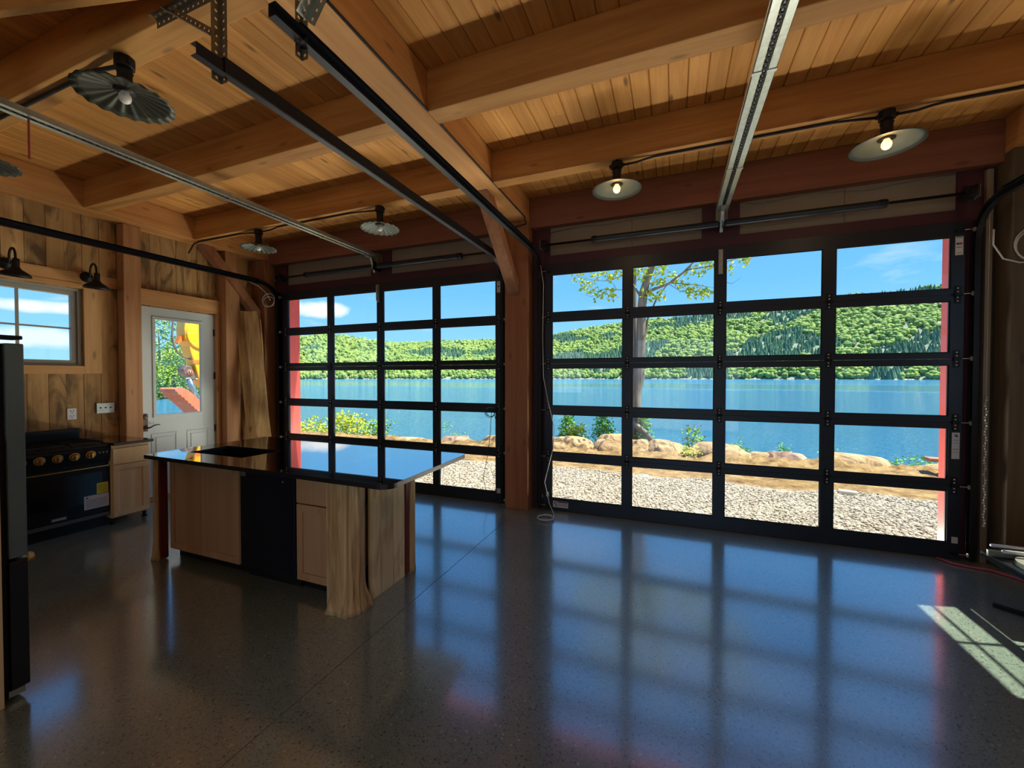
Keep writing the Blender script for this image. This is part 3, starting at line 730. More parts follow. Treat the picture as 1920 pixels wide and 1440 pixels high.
def opener_rail(x, y0, label):
    z = 3.27
    t = thing('opener_rail', (x, 4.6, z), label, 'opener rail', 'garage door opener rails')
    for s in (-1, 1):
        m = MB()
        a0, a1 = x + s * 0.017, x + s * 0.056
        m.box(a0, y0, z, a1, 4.62, z + 0.002); m.box(a1, y0, z, a1 - s * 0.002, 4.62, z + 0.035)
        m.box(a0, y0, z + 0.001, a0 + s * 0.002, 4.62, z + 0.012)
        m.build('rail', M['steel'], t)
    m = MB(); n = int((4.55 - y0) / 0.02)
    for i in range(n):
        y = y0 + i * 0.02
        if i % 2: m.box(x - 0.008, y, z + 0.006, x + 0.008, y + 0.018, z + 0.012)
        else:
            m.box(x - 0.010, y, z + 0.003, x - 0.006, y + 0.024, z + 0.015); m.box(x + 0.006, y, z + 0.003, x + 0.010, y + 0.024, z + 0.015)
    m.build('chain', M['blackm'], t)
    m = MB(); m.box(x - 0.058, y0, z + 0.033, x + 0.058, 4.62, z + 0.036); m.build('rail_cover', M['steel'], t)
    for y in (2.6, 3.72):
        MB().box(x - 0.06, y - 0.012, z - 0.004, x - 0.013, y + 0.012, z - 0.001).build('clip', M['steel'], t)
        MB().box(x + 0.013, y - 0.012, z - 0.004, x + 0.06, y + 0.012, z - 0.001).build('clip', M['steel'], t)
    m = MB(); m.box(x - 0.05, 4.60, z - 0.10, x - 0.047, 4.728, z + 0.06); m.box(x + 0.047, 4.60, z - 0.10, x + 0.05, 4.728, z + 0.06); m.box(x - 0.05, 4.725, z - 0.10, x + 0.05, 4.728, z + 0.06)
    m.build('header_bracket', M['steel'], t)
    m = MB(); m.bar((x, 4.52, z - 0.01), (x - 0.005, 4.61, 3.06), 0.006, 0.028, (1, 0, 0)); m.box(x - 0.02, 4.44, z - 0.03, x + 0.02, 4.53, z - 0.002)
    m.build('trolley_arm', M['steel'], t)
    return t
opener_rail(0.462, 0.2, 'galvanised double opener rail with black chain leading to the right garage door')
opener_rail(-3.872, 0.5, 'galvanised opener rail crossing the left ceiling to the left garage door')
m = MB(); m.tube([(-3.88, 1.33, 3.266), (-3.88, 1.33, 3.01)], 0.006, 8)
tag(m.build('pull_cord', plain('red_rope', (150, 60, 40), 0.8)), 'short red release cord hanging from the left opener rail', 'cord')

def perf_strip(m, a, b, w, n_dir, w_dir, pitch=0.038, rad=0.0075, th=0.0022):
    """flat perforated strip from a to b; w_dir = across; n_dir = normal"""
    a = Vector(a); b = Vector(b); d = (b - a); L_ = d.length; d.normalize(); wd = Vector(w_dir).normalized(); nd = Vector(n_dir).normalized()
    n = max(1, int(L_ / pitch)); pt = L_ / n; bm = m.bm
    for i in range(n):
        c = a + d * pt * (i + 0.5); O = []; I = []
        for k in range(8):
            an = math.pi / 4 * k; cx, cy = math.cos(an), math.sin(an); q = max(abs(cx), abs(cy))
            O.append(c + d * (cx / q * pt / 2) + wd * (cy / q * w / 2)); I.append(c + d * cx * rad + wd * cy * rad)
        for side in (0, 1):
            o = nd * th * side
            vo = [bm.verts.new(p + o) for p in O]; vi = [bm.verts.new(p + o) for p in I]
            for k in range(8):
                f = (vo[k], vo[(k + 1) % 8], vi[(k + 1) % 8], vi[k]); bm.faces.new(f if side else f[::-1])
def angle_iron(name, a, b, d1, d2, w, parent, mat):
    m = MB(); a = Vector(a); b = Vector(b); D1 = Vector(d1).normalized(); D2 = Vector(d2).normalized()
    perf_strip(m, a + D1 * w / 2, b + D1 * w / 2, w, D2, D1); perf_strip(m, a + D2 * w / 2, b + D2 * w / 2, w, D1, D2)
    return m.build(name, M[mat], parent)
t = thing('track_hanger', (-2.0, 1.33, 3.04), 'perforated steel angle hanger holding the open-ended track below the lamp beam', 'hanger', 'track hangers')
angle_iron('upright', (-2.015, 1.325, 3.0), (-2.015, 1.325, 3.74), (1, 0, 0), (0, -1, 0), 0.032 * 1.4, t, 'steel_dk')
angle_iron('cross_angle', (-2.50, 1.322, 3.45), (-1.88, 1.322, 3.45), (0, -1, 0), (0, 0, -1), 0.04, t, 'steel_dk')
angle_iron('diagonal_brace', (-2.38, 1.30, 3.44), (-2.02, 1.30, 3.20), (0, -1, 0), (0.5, 0, 0.8), 0.035, t, 'steel_dk')
t = thing('track_hanger', (-1.46, 1.36, 3.04), 'perforated steel angle hanger holding the capped track beside the girder', 'hanger', 'track hangers')
angle_iron('upright', (-1.50, 1.33, 2.97), (-1.50, 1.33, 3.74), (1, 0, 0), (0, -1, 0), 0.034, t, 'steel_dk')
angle_iron('diagonal_brace', (-1.46, 1.32, 3.12), (-1.05, 1.32, 3.62), (0.5, 0, -0.4), (0, -1, 0), 0.055, t, 'steel')

# ================================================================ LAMPS AND CABLES
def fluted_lamp(x, y, label, lit=False, dark=False, flutes=20, r=0.205, group='fluted metal ceiling lamps'):
    t = thing('ceiling_lamp', (x, y, ZB), label, 'ceiling lamp', group)
    m = MB(); m.lathe([(0.0, -0.002), (0.048, -0.002), (0.050, -0.02), (0.050, -0.055), (0.044, -0.062), (0.0, -0.062)], (x, y, ZB), (0, 0, 1), 8)
    m.box(x - 0.062, y - 0.012, ZB - 0.045, x + 0.062, y + 0.012, ZB - 0.02); m.build('junction_box', M['blackm'], t, bevel=0.003)
    m = MB(); m.lathe([(0.0, -0.062), (0.036, -0.062), (0.034, -0.075), (0.040, -0.085), (0.034, -0.095), (0.036, -0.15), (0.042, -0.165), (0.05, -0.195), (0.0, -0.195)], (x, y, ZB), (0, 0, 1), 20)
    m.build('socket', M['blackm'], t, smooth=True)
    m = MB(); prof = [(0.045, -0.185), (0.075, -0.192), (0.12, -0.205), (r * 0.82, -0.222), (r, -0.236), (r + 0.001, -0.240), (r * 0.82, -0.226), (0.12, -0.209), (0.075, -0.196), (0.045, -0.189)]
    m.lathe(prof, (x, y, ZB), (0, 0, 1), flutes * 8, ripple=(0.0045 if flutes > 6 else 0), rn=flutes)
    m.build('shade', M['shade_dk' if dark else ('shade_lit' if lit else 'shade')], t, smooth=True)
    m = MB(); m.lathe([(0.0, -0.262), (0.014, -0.260), (0.025, -0.250), (0.030, -0.234), (0.028, -0.218), (0.018, -0.20), (0.014, -0.19)], (x, y, ZB), (0, 0, 1), 20)
    bl = m.build('bulb', M['bulb_on' if lit else 'bulb'], t, smooth=True)
    if lit:
        ld = bpy.data.lights.new('bulb_light', 'POINT'); lo = bpy.data.objects.new('bulb_light', ld); COL.objects.link(lo)
        ld.energy = 2.5; ld.color = (1.0, 0.68, 0.36); ld.shadow_soft_size = 0.03; lo.parent = bl; lo.location = (0, 0, -0.30)
    return t
LY = 3.615
fluted_lamp(-2.962, 1.40, 'large dark fluted metal lamp with unlit white bulb under the near left beam', dark=True, r=0.225)
fluted_lamp(-4.86, 1.40, 'dark fluted lamp cut off by the left edge of the photo', dark=True, r=0.215)
fluted_lamp(-2.962, LY, 'pale fluted lamp with unlit bulb above the left garage door, right of its opener rail')
fluted_lamp(-4.84, LY, 'fluted lamp with unlit bulb nearest the left corner above the leaning lumber', r=0.20)
fluted_lamp(-0.449, LY, 'lit lamp with glowing bulb over the left half of the right garage door', lit=True, flutes=5)
fluted_lamp(1.385, LY, 'lit lamp with glowing bulb over the right half of the right garage door', lit=True, flutes=5)
def cable(name, segs, r, label, mat='cable', cat='cable'):
    m = MB()
    for s in segs: m.tube(s, r, 8)
    return tag(m.build(name, M[mat], smooth=True), label, cat)
def sag(x0, x1, y, side=1):
    # leaves the box low, climbs to the beam and runs on its underside
    return [(x0, y, ZB - 0.033), (x0 + side * 0.10, y, ZB - 0.032), (x0 + side * 0.18, y, ZB - 0.018), (x0 + side * 0.25, y, ZB - 0.011), (x1, y, ZB - 0.011)]
segs = [[(-6.19, 3.60, 3.30), (-6.10, LY, 3.42), (-5.99, LY, ZB - 0.011), (-5.2, LY, ZB - 0.011), (-5.02, LY, ZB - 0.02), (-4.90, LY, ZB - 0.033)],
        [(-4.78, LY, ZB - 0.033), (-4.62, LY, ZB - 0.03), (-4.5, LY, ZB - 0.011), (-3.35, LY, ZB - 0.011), (-3.15, LY, ZB - 0.022), (-3.02, LY, ZB - 0.033)]]
cable('lamp_cable', segs, 0.0095, 'black cable under the far beam joining the two lamps left of the post')
segs = [sag(-0.387, 0.6, LY)[:-1] + [(1.08, LY, ZB - 0.011), (1.2, LY, ZB - 0.02), (1.323, LY, ZB - 0.033)], sag(1.447, 2.6, LY)]
cable('lamp_cable', segs, 0.0095, 'black cable under the far beam joining the two lit lamps')
segs = [[(-3.03, 1.40, ZB - 0.033), (-3.13, 1.39, ZB - 0.025), (-3.24, 1.385, ZB - 0.012), (-4.5, 1.385, ZB - 0.012), (-4.65, 1.39, ZB - 0.02), (-4.80, 1.40, ZB - 0.033)]]
cable('lamp_cable', segs, 0.012, 'black cable under the near left beam beside the large fluted lamp')
cable('girder_cable', [[(-1.592, 0.6, 3.453), (-1.592, 2.25, 3.455), (-1.592, 2.6, 3.46), (-1.594, 3.9, 3.455), (-1.592, 4.45, 3.452), (-1.60, 4.53, 3.40), (-1.75, 4.545, 3.385), (-1.82, 4.548, 3.33)]], 0.008, 'thin black cable along the lower edge of the central girder')
cable('white_wire', [[(-1.36, 4.738, 3.33), (-1.0, 4.738, 3.36), (-0.7, 4.738, 3.34), (-0.3, 4.738, 3.37), (0.1, 4.738, 3.36), (0.25, 4.738, 3.375)],
                     [(0.66, 4.738, 3.38), (0.8, 4.738, 3.34), (1.0, 4.738, 3.36), (1.3, 4.738, 3.375), (1.7, 4.738, 3.33), (2.1, 4.738, 3.37), (2.29, 4.738, 3.37)]], 0.0035,
      'thin wire loosely tacked to the pale boards above the right garage door', 'steel_dk', 'wire')

def sconce(y, label):
    z = 2.745; x = XL + 0.023
    t = thing('wall_lamp', (x, y, z), label, 'wall lamp', 'gooseneck wall lamps')
    m = MB(); m.lathe([(0.0, 0.05), (0.022, 0.05), (0.03, 0.035), (0.052, 0.022), (0.06, 0.005), (0.06, 0.0), (0.0, 0.0)], (x, y, z), (1, 0, 0), 24); m.build('wall_plate', M['blackm'], t, smooth=True)
    m = MB(); cx = x + 0.04
    pts = [(cx, y, z)] + [(cx + 0.03, y, z + 0.02)] + [(cx + 0.035 + 0.065 * (1 - math.cos(a)), y, z + 0.05 + 0.09 * math.sin(a)) for a in [math.pi * k / 10 for k in range(11)]] + [(cx + 0.17, y, z + 0.01)]
    m.tube(pts, 0.010, 10); m.build('gooseneck', M['blackm'], t, smooth=True)
    sx = cx + 0.175
    m = MB(); m.lathe([(0.0, 0.03), (0.022, 0.028), (0.026, 0.0), (0.026, -0.05), (0.040, -0.075), (0.085, -0.105), (0.108, -0.128), (0.110, -0.150), (0.106, -0.150), (0.104, -0.130), (0.082, -0.110), (0.036, -0.08), (0.0, -0.07)], (sx, y, z), (0.12, 0, 1), 28)
    m.build('shade', M['blackm'], t, smooth=True)
    m = MB(); m.lathe([(0.0, -0.14), (0.02, -0.13), (0.026, -0.11), (0.02, -0.09), (0.0, -0.08)], (sx, y, z), (0.12, 0, 1), 14); m.build('bulb', M['bulb'], t, smooth=True)
sconce(2.575, 'black gooseneck wall lamp nearer the white door')
sconce(1.965, 'black gooseneck wall lamp above the middle of the kitchen window')

# ================================================================ KITCHEN WALL
# cooking range
RX, RY0, RY1, RT = -5.62, 1.556, 2.468, 0.885
t = thing('range_cooker', (-5.93, 2.01, 0), 'black range cooker with brass knobs against the barn-board wall', 'range')
MB().box(-6.235, RY0, 0.11, RX - 0.03, RY1, RT - 0.02).build('body', M['black'], t, bevel=0.004)
MB().box(-6.235, RY0, RT - 0.02, RX + 0.02, RY1, RT).build('cooktop', M['black'], t, bevel=0.004)
m = MB(); m.prism([(RX - 0.03, RT - 0.021), (RX + 0.018, RT - 0.021), (RX + 0.03, RT - 0.05), (RX + 0.002, 0.70), (RX - 0.03, 0.70)], 'y', RY0, RY1)
cp = m.build('control_panel', M['black'], t, bevel=0.003)
MB().box(-6.245, RY0, RT, -6.20, RY1, 1.025).build('backguard', M['black'], t, bevel=0.005)
n = Vector((0.985, 0, -0.17)).normalized()
for i in range(6):
    y = 2.312 - i * 0.1225; c = Vector((RX + 0.017, y, 0.795))
    m = MB(); m.lathe([(0.020, 0.0), (0.040, 0.0), (0.041, 0.006), (0.034, 0.009), (0.030, 0.006), (0.020, 0.006)], c, n, 28); bz = m.build('knob_bezel', M['brass'], t, smooth=True)
    m = MB(); m.lathe([(0.0, 0.028), (0.024, 0.028), (0.027, 0.022), (0.029, 0.004), (0.0, 0.004)], c, n, 24)
    m.box(c.x + 0.025, y - 0.008, c.z - 0.032, c.x + 0.045, y + 0.008, c.z + 0.020); m.build('knob', M['brass'], bz, bevel=0.002)
for y in (2.38, 2.41, 2.44):
    MB().lathe([(0.0, 0.008), (0.008, 0.007), (0.009, 0.0)], (RX + 0.018, y, 0.805), n, 12).build('button', M['steel'], t, smooth=True)
for gy in (RY0 + 0.02, RY0 + 0.315, RY0 + 0.61):
    m = MB()
    for k in range(6): y = gy + 0.02 + k * 0.048; m.box(-6.15, y - 0.005, RT + 0.022, RX - 0.03, y + 0.005, RT + 0.036)
    for x in (-6.15, -5.93, RX - 0.04): m.box(x, gy + 0.01, RT + 0.018, x + 0.012, gy + 0.27, RT + 0.034)
    for x in (-6.145, RX - 0.036):
        for y in (gy + 0.02, gy + 0.26): m.box(x, y - 0.005, RT + 0.0005, x + 0.01, y + 0.005, RT + 0.022)
    m.build('pan_grate', M['blackm'], t)
    for x in (-6.04, -5.78):
        MB().lathe([(0.0, 0.018), (0.032, 0.016), (0.040, 0.008), (0.045, 0.001)], (x, gy + 0.14, RT), (0, 0, 1), 20).build('burner', M['blackm'], t, smooth=True)
od = MB().box(RX - 0.029, RY0 + 0.003, 0.165, RX, RY1 - 0.003, 0.645).build('oven_door', M['black'], t, bevel=0.003)
MB().box(RX - 0.029, RY0 + 0.003, 0.650, RX + 0.004, RY1 - 0.003, 0.660).build('brass_trim', M['brass'], t)
MB().box(RX + 0.0003, RY0 + 0.06, 0.29, RX + 0.0015, RY1 - 0.06, 0.60).build('oven_window', plain('oven_glass', (6, 6, 8), 0.2), od)
MB().box(RX - 0.028, RY0 + 0.003, 0.12, RX - 0.004, RY1 - 0.003, 0.158).build('bottom_trim', plain('grey_trim', (90, 88, 84), 0.4, 0.5), t)
MB().box(RX - 0.09, RY0 + 0.01, 0.0, RX - 0.07, RY1 - 0.01, 0.109).build('kick_plate', M['black'], t)
nb = MB().box(RX + 0.0002, 2.022, 0.178, RX + 0.004, 2.130, 0.208).build('name_badge', plain('badge_metal', (130, 124, 108), 0.4, 0.6), od)
m = MB()
for k in range(9): m.box(RX + 0.0041, 2.032 + k * 0.0105, 0.186, RX + 0.0048, 2.038 + k * 0.0105, 0.200)
m.build('badge_letters', M['bolt'], nb)
y_ = MB().box(RX + 0.0017, 2.362, 0.372, RX + 0.0027, 2.455, 0.482).build('yellow_sticker', M['yellow_label'], od)
m = MB()
for k in range(5): m.box(RX + 0.0028, 2.372, 0.388 + k * 0.017, RX + 0.0032, 2.446, 0.392 + k * 0.017)
m.build('print', M['ink'], y_)
w_ = MB().box(RX + 0.0017, 2.262, 0.225, RX + 0.0027, 2.460, 0.365).build('white_sticker', M['label'], od)
m = MB()
for k in range(7): m.box(RX + 0.0028, 2.275, 0.240 + k * 0.013, RX + 0.0032, 2.44, 0.243 + k * 0.013)
m.prism([(2.275, 0.342), (2.287, 0.354), (2.295, 0.342), (2.285, 0.334)], 'x', RX + 0.0028, RX + 0.0034)
m.build('print', M['ink'], w_)

def shaker(m, axis, f, a0, a1, z0, z1, d=0.02, w=0.055):
    """frame-and-panel front; axis 'x': face at x=f looking +x; 'y-': face at y=f looking -y"""
    def bx(p0, p1, q0, q1, t0, t1):
        if axis == 'x': m.box(f - t0, p0, q0, f - t1, p1, q1)
        else: m.box(p0, f + t0, q0, p1, f + t1, q1)
    bx(a0, a1, z0, z0 + w, 0, d); bx(a0, a1, z1 - w, z1, 0, d); bx(a0, a0 + w, z0 + w, z1 - w, 0, d); bx(a1 - w, a1, z0 + w, z1 - w, 0, d)
    bx(a0 + w, a1 - w, z0 + w, z1 - w, 0.010, d)
# base cabinet right of the range
CX = -5.575
t = thing('base_cabinet', (-5.9, 2.65, 0), 'pale maple base cabinet on small feet between the range and the white door', 'cabinet', 'maple base cabinets')
MB().box(-6.25, 2.475, 0.075, CX - 0.021, 2.815, 0.862).build('body', M['maple'], t, bevel=0.002)
MB().box(CX - 0.02, 2.482, 0.655, CX, 2.80, 0.825).build('drawer_front', M['maple'], t, bevel=0.002)
m = MB(); shaker(m, 'x', CX, 2.482, 2.80, 0.09, 0.645); m.build('door', M['maple'], t, bevel=0.001)
for x, y in ((CX - 0.08, 2.50), (CX - 0.08, 2.79), (-6.2, 2.50), (-6.2, 2.79)):
    MB().lathe([(0.0, 0.074), (0.02, 0.074), (0.016, 0.02), (0.026, 0.012), (0.026, 0.0), (0.0, 0.0)], (x, y, 0.0), (0, 0, 1), 14).build('foot', M['rubber'], t)
M['granite_edge'] = plain('honed_granite_edge', (24, 22, 25), 0.4, 0.0, 0.5, 180)
def honed_edge(o):
    o.data.materials.append(M['granite_edge'])
    for p in o.data.polygons:
        if p.normal.z < 0.5: p.material_index = 1
    for md in o.modifiers: md.material = 1
    return o
m = MB(); m.box(-6.25, 2.471, 0.8625, -5.535, 2.83, 0.893)
tag(honed_edge(m.build('countertop', M['granite'], bevel=0.003)), 'small polished black countertop on the cabinet beside the range', 'countertop')
# outlets
t = thing('wall_outlet', (XL, 2.437, 1.185), 'white double outlet on the barn boards above the range', 'outlet')
MB().box(XL + 0.0035, 2.398, 1.122, XL + 0.010, 2.475, 1.248).build('cover_plate', M['white'], t, bevel=0.002)
for z in (1.157, 1.213):
    m = MB()
    for dy in (-0.012, 0.012): m.box(XL + 0.0101, 2.437 + dy - 0.0025, z - 0.002, XL + 0.0112, 2.437 + dy + 0.0025, z + 0.013)
    m.lathe([(0.0, 0.001), (0.005, 0.001), (0.005, 0.0)], (XL + 0.0101, 2.437, z - 0.014), (1, 0, 0), 10)
    m.build('socket_slots', M['ink'], t)
t = thing('switch_plate', (XL, 2.725, 1.23), 'wide galvanised switch plate between the outlet and the timber post', 'switch')
MB().box(XL + 0.0035, 2.645, 1.17, XL + 0.016, 2.81, 1.292).build('cover_plate', M['steel'], t, bevel=0.003)
for k in range(3):
    MB().lathe([(0.0, 0.014), (0.006, 0.012), (0.008, 0.0)], (XL + 0.016, 2.682 + k * 0.045, 1.235), (1, 0, 0.3), 10).build('toggle', M['ink'], t, smooth=True)

# refrigerator (faces the garage doors; only its right side is in view)
t = thing('refrigerator', (-3.47, 0.60, 0), 'tall dark refrigerator seen edge-on at the left edge', 'refrigerator')
MB().box(-3.94, 0.20, 0.03, -3.015, 0.915, 1.785).build('cabinet', M['fridge_dk'], t, bevel=0.004)
MB().box(-3.93, 0.916, 0.05, -3.03, 0.935, 1.76).build('door_gasket', M['rubber'], t)
ud = MB().box(-3.475, 0.936, 0.705, -3.01, 1.0, 1.765).build('door', M['fridge'], t, bevel=0.006)
MB().box(-3.945, 0.936, 0.705, -3.482, 1.0, 1.765).build('door', M['fridge'], t, bevel=0.006)
dr = MB().box(-3.945, 0.936, 0.055, -3.01, 1.0, 0.69).build('freezer_drawer', M['fridge_dk'], t, bevel=0.006)
MB().box(-3.12, 0.84, 1.786, -3.02, 1.0, 1.805).build('hinge_cover', M['black'], t, bevel=0.004)
m = MB(); m.tube([(-3.10, 1.045, 0.66), (-3.85, 1.045, 0.66)], 0.012, 10); m.box(-3.13, 1.0, 0.645, -3.10, 1.055, 0.675); m.box(-3.86, 1.0, 0.645, -3.83, 1.055, 0.675); m.build('handle', M['brass'], dr, bevel=0.003)
MB().box(-3.035, 1.001, 0.685, -3.005, 1.018, 0.712).build('handle_clip', plain('yellow_clip', (206, 178, 96), 0.5), dr)
MB().box(-3.93, 0.93, 0.02, -3.02, 0.985, 0.05).build('kick_grille', M['steel'], t)
for x, y in ((-3.88, 0.88), (-3.08, 0.88), (-3.88, 0.28), (-3.08, 0.28)):
    MB().lathe([(0.0, 0.03), (0.02, 0.03), (0.02, 0.0), (0.0, 0.0)], (x, y, 0), (0, 0, 1), 12).build('foot', M['rubber'], t)
tag(MB().box(-3.01, 0.18, 0.0, -2.985, 0.905, 1.30).build('side_panel', M['maple'], bevel=0.002), 'thin pale wooden panel along the side of the refrigerator', 'panel')

# ================================================================ ISLAND
IZ0, IZ1 = 0.898, 0.930
def rounded(pts, rad, n=6):
    out = []
    for i, p in enumerate(pts):
        p = Vector(p); a = (Vector(pts[i - 1]) - p).normalized(); c = (Vector(pts[(i + 1) % len(pts)]) - p).normalized(); r = rad[i]
        if r <= 0: out.append(tuple(p)); continue
        cen = p + (a + c) * r; s0 = p + a * r; s1 = p + c * r
        for k in range(n + 1):
            tt = k / n * math.pi / 2; v = cen + (s0 - cen) * math.cos(tt) + (s1 - cen) * math.sin(tt); out.append((v.x, v.y))
    return out
outer = rounded([(-4.245, 2.085), (-1.615, 2.035), (-1.66, 3.16), (-4.25, 3.24)], [0.03, 0.09, 0.07, 0.03])
hole = [(-4.005, 2.31), (-3.31, 2.305), (-3.28, 2.66), (-4.015, 2.668)]
bm = bmesh.new()
vo = [bm.verts.new((x, y, IZ1)) for x, y in outer]; vh = [bm.verts.new((x, y, IZ1)) for x, y in hole]
es = [bm.edges.new((vo[i], vo[(i + 1) % len(vo)])) for i in range(len(vo))] + [bm.edges.new((vh[i], vh[(i + 1) % 4])) for i in range(4)]
r_ = bmesh.ops.triangle_fill(bm, use_beauty=True, use_dissolve=False, edges=es)
def inside(p, poly):
    c = False; n = len(poly)
    for i in range(n):
        x1, y1 = poly[i]; x2, y2 = poly[(i + 1) % n]
        if (y1 > p[1]) != (y2 > p[1]) and p[0] < (x2 - x1) * (p[1] - y1) / (y2 - y1) + x1: c = not c
    return c
bad = [f for f in bm.faces if inside(f.calc_center_median(), hole)]
if bad: bmesh.ops.delete(bm, geom=bad, context='FACES_ONLY')
ex = bmesh.ops.extrude_face_region(bm, geom=list(bm.faces))
bmesh.ops.translate(bm, vec=(0, 0, IZ0 - IZ1), verts=[e for e in ex['geom'] if isinstance(e, bmesh.types.BMVert)])
mb = MB(); mb.bm.free(); mb.bm = bm
ict = mb.build('island_countertop', M['granite'], bevel=0.003)
honed_edge(ict)
tag(ict, 'large polished black island top with a square cutout, reflecting the garage door', 'countertop')
# black box under the cutout, its colour standing in for the shade inside
t = thing('cutout_shade_box', (-3.65, 2.48, 0.7), 'dark empty recess with a pale strip under the cutout of the island top', 'recess')
m = MB(); m.box(-4.02, 2.30, 0.60, -3.27, 2.68, 0.61); m.box(-4.04, 2.29, 0.60, -4.02, 2.69, 0.896); m.box(-3.27, 2.29, 0.60, -3.25, 2.69, 0.896); m.box(-4.02, 2.675, 0.60, -3.27, 2.69, 0.896); m.box(-4.02, 2.285, 0.60, -3.27, 2.298, 0.896)
m.build('shade_box', M['fridge_dk'], t)
MB().box(-3.47, 2.305, 0.85, -3.44, 2.67, 0.895).build('cleat', M['maple'], t)
FY = 2.215
def isl_cab(x0, x1, label, fronts, mat='maple2'):
    t = thing('base_cabinet', ((x0 + x1) / 2, FY + 0.3, 0), label, 'cabinet', 'maple base cabinets')
    m = MB(); z0 = 0.10
    m.box(x0, FY + 0.021, z0, x0 + 0.018, 2.27, 0.897); m.box(x1 - 0.018, FY + 0.021, z0, x1, 2.27, 0.897)
    m.box(x0, 2.27, z0, x1, 2.284, 0.897); m.box(x0, FY + 0.021, z0, x1, 2.27, z0 + 0.018); m.box(x0, FY + 0.021, 0.86, x1, 2.27, 0.897)
    m.build('body', M[mat], t)
    for (k, a, c, p, q) in fronts:
        m = MB()
        if k == 'door': shaker(m, 'y-', FY, a, c, p, q)
        else: m.box(a, FY, p, c, FY + 0.02, q)
        m.build(k, M[mat], t, bevel=0.0015)
    MB().box(x0 + 0.01, 2.29, 0.0, x1 - 0.01, 2.31, 0.099).build('kick_board', M['fridge_dk'], t)
    MB().box(x0, 2.2845, 0.10, x1, 2.80, 0.59).build('carcass', M[mat], t)
    return t
isl_cab(-4.125, -3.205, 'reddish maple island cabinet with two tall shaker doors', [('door', -4.11, -3.70, 0.09, 0.875), ('door', -3.692, -3.225, 0.09, 0.875)])
isl_cab(-2.60, -2.235, 'reddish maple island cabinet with a drawer above one door, next to the gnarled log', [('drawer_front', -2.595, -2.245, 0.665, 0.875), ('door', -2.595, -2.245, 0.09, 0.655)])
t = thing('dishwasher', (-2.9, 2.5, 0), 'dark blue-black dishwasher front between the island cabinets', 'dishwasher')
MB().box(-3.20, 2.225, 0.10, -2.605, 2.79, 0.893).build('body', M['dwash'], t)
MB().box(-3.198, FY - 0.005, 0.105, -2.607, 2.2245, 0.888).build('door', M['dwash'], t, bevel=0.004)
MB().box(-3.19, 2.27, 0.0, -2.615, 2.75, 0.0995).build('base', M['rubber'], t)
MB().box(-3.185, FY - 0.0075, 0.815, -3.135, FY - 0.0055, 0.865).build('tag', M['panel'], t)
MB().box(-2.73, FY - 0.0075, 0.80, -2.722, FY - 0.0055, 0.815).build('indicator', M['bolt'], t)
m = MB(); m.box(-4.10, 2.805, 0.0, -2.06, 2.83, 0.897); tag(m.build('island_back_panel', M['endp']), 'wooden back panel of the island facing the left garage door', 'panel')
m = MB()
for a, c in ((2.30, 2.41), (2.413, 2.555), (2.558, 2.70)): m.box(-2.005, a, 0.0, -1.985, c, 0.897)
tag(m.build('island_end_panel', M['endp'], bevel=0.002), 'rustic vertical boards closing the right end of the island', 'panel')

def log_post(cx, cy, r0, label, flare=0.4, seed=1, sx=1.0, n=40, heart=None, H=0.8975, gn=0.12):
    t = thing('log_post', (cx, cy, 0), label, 'post', 'log posts of the island')
    m = MB(); rings = []; nz = 26
    for i in range(nz + 1):
        z = H * i / nz; ring = []
        fl = 1 + flare * max(0, 1 - z / 0.22) ** 2 * 1.0
        for k in range(n):
            a = 2 * math.pi * k / n; d = Vector((math.cos(a), math.sin(a), 0))
            rib = noise.noise(Vector((d.x * 2.1 + seed * 9, d.y * 2.1, z * 0.7))) * gn * 1.6 + noise.noise(Vector((d.x * 5 + seed, d.y * 5, z * 1.3 + 4))) * gn
            rib -= gn * 2.2 * max(0, 0.16 - abs(noise.noise(Vector((d.x * 2.4 + seed * 4, d.y * 2.4, z * 0.9 + 9))))) / 0.16 * (0.5 + 0.5 * noise.noise(Vector((seed, z * 3, a))))
            root = max(0, 1 - z / 0.16) * max(0, noise.noise(Vector((d.x * 2.6 + 7 + seed, d.y * 2.6, 2)))) * 0.5
            rr = r0 * (fl + rib + root)
            ring.append(m.bm.verts.new((cx + d.x * rr * sx, cy + d.y * rr, z)))
        rings.append(ring)
    for i in range(nz):
        for k in range(n): m.bm.faces.new((rings[i][k], rings[i][(k + 1) % n], rings[i + 1][(k + 1) % n], rings[i + 1][k]))
    m.bm.faces.new(rings[0][::-1]); m.bm.faces.new(rings[-1])
    m.build('trunk', M['log'], t, smooth=True)
    if heart:
        x0, x1, y0, y1 = heart
        MB().box(x0, y0, 0.012, x1, y1, 0.8965).build('heartwood', M['redw'], t, bevel=0.003)
    return t
log_post(-2.072, 2.185, 0.098, 'gnarled peeled log post with flared foot at the near corner of the island', 0.30, 3, 1.1, 84, gn=0.15)
tag(MB().box(-2.238, 2.15, 0.0, -2.185, 2.20, 0.8975).build('corner_board', M['log'], bevel=0.003), 'narrow flat board between the island drawer cabinet and the gnarled log post', 'board')
log_post(-4.185, 2.165, 0.034, 'slim log post with red heartwood strip at the left end of the island', 0.55, 8, 1.0, 24, (-4.152, -4.128, 2.15, 2.21))
log_post(-1.995, 2.79, 0.040, 'slim log post with red heartwood strip at the far right corner of the island', 0.05, 5, 1.0, 24, (-2.012, -1.975, 2.703, 2.752))

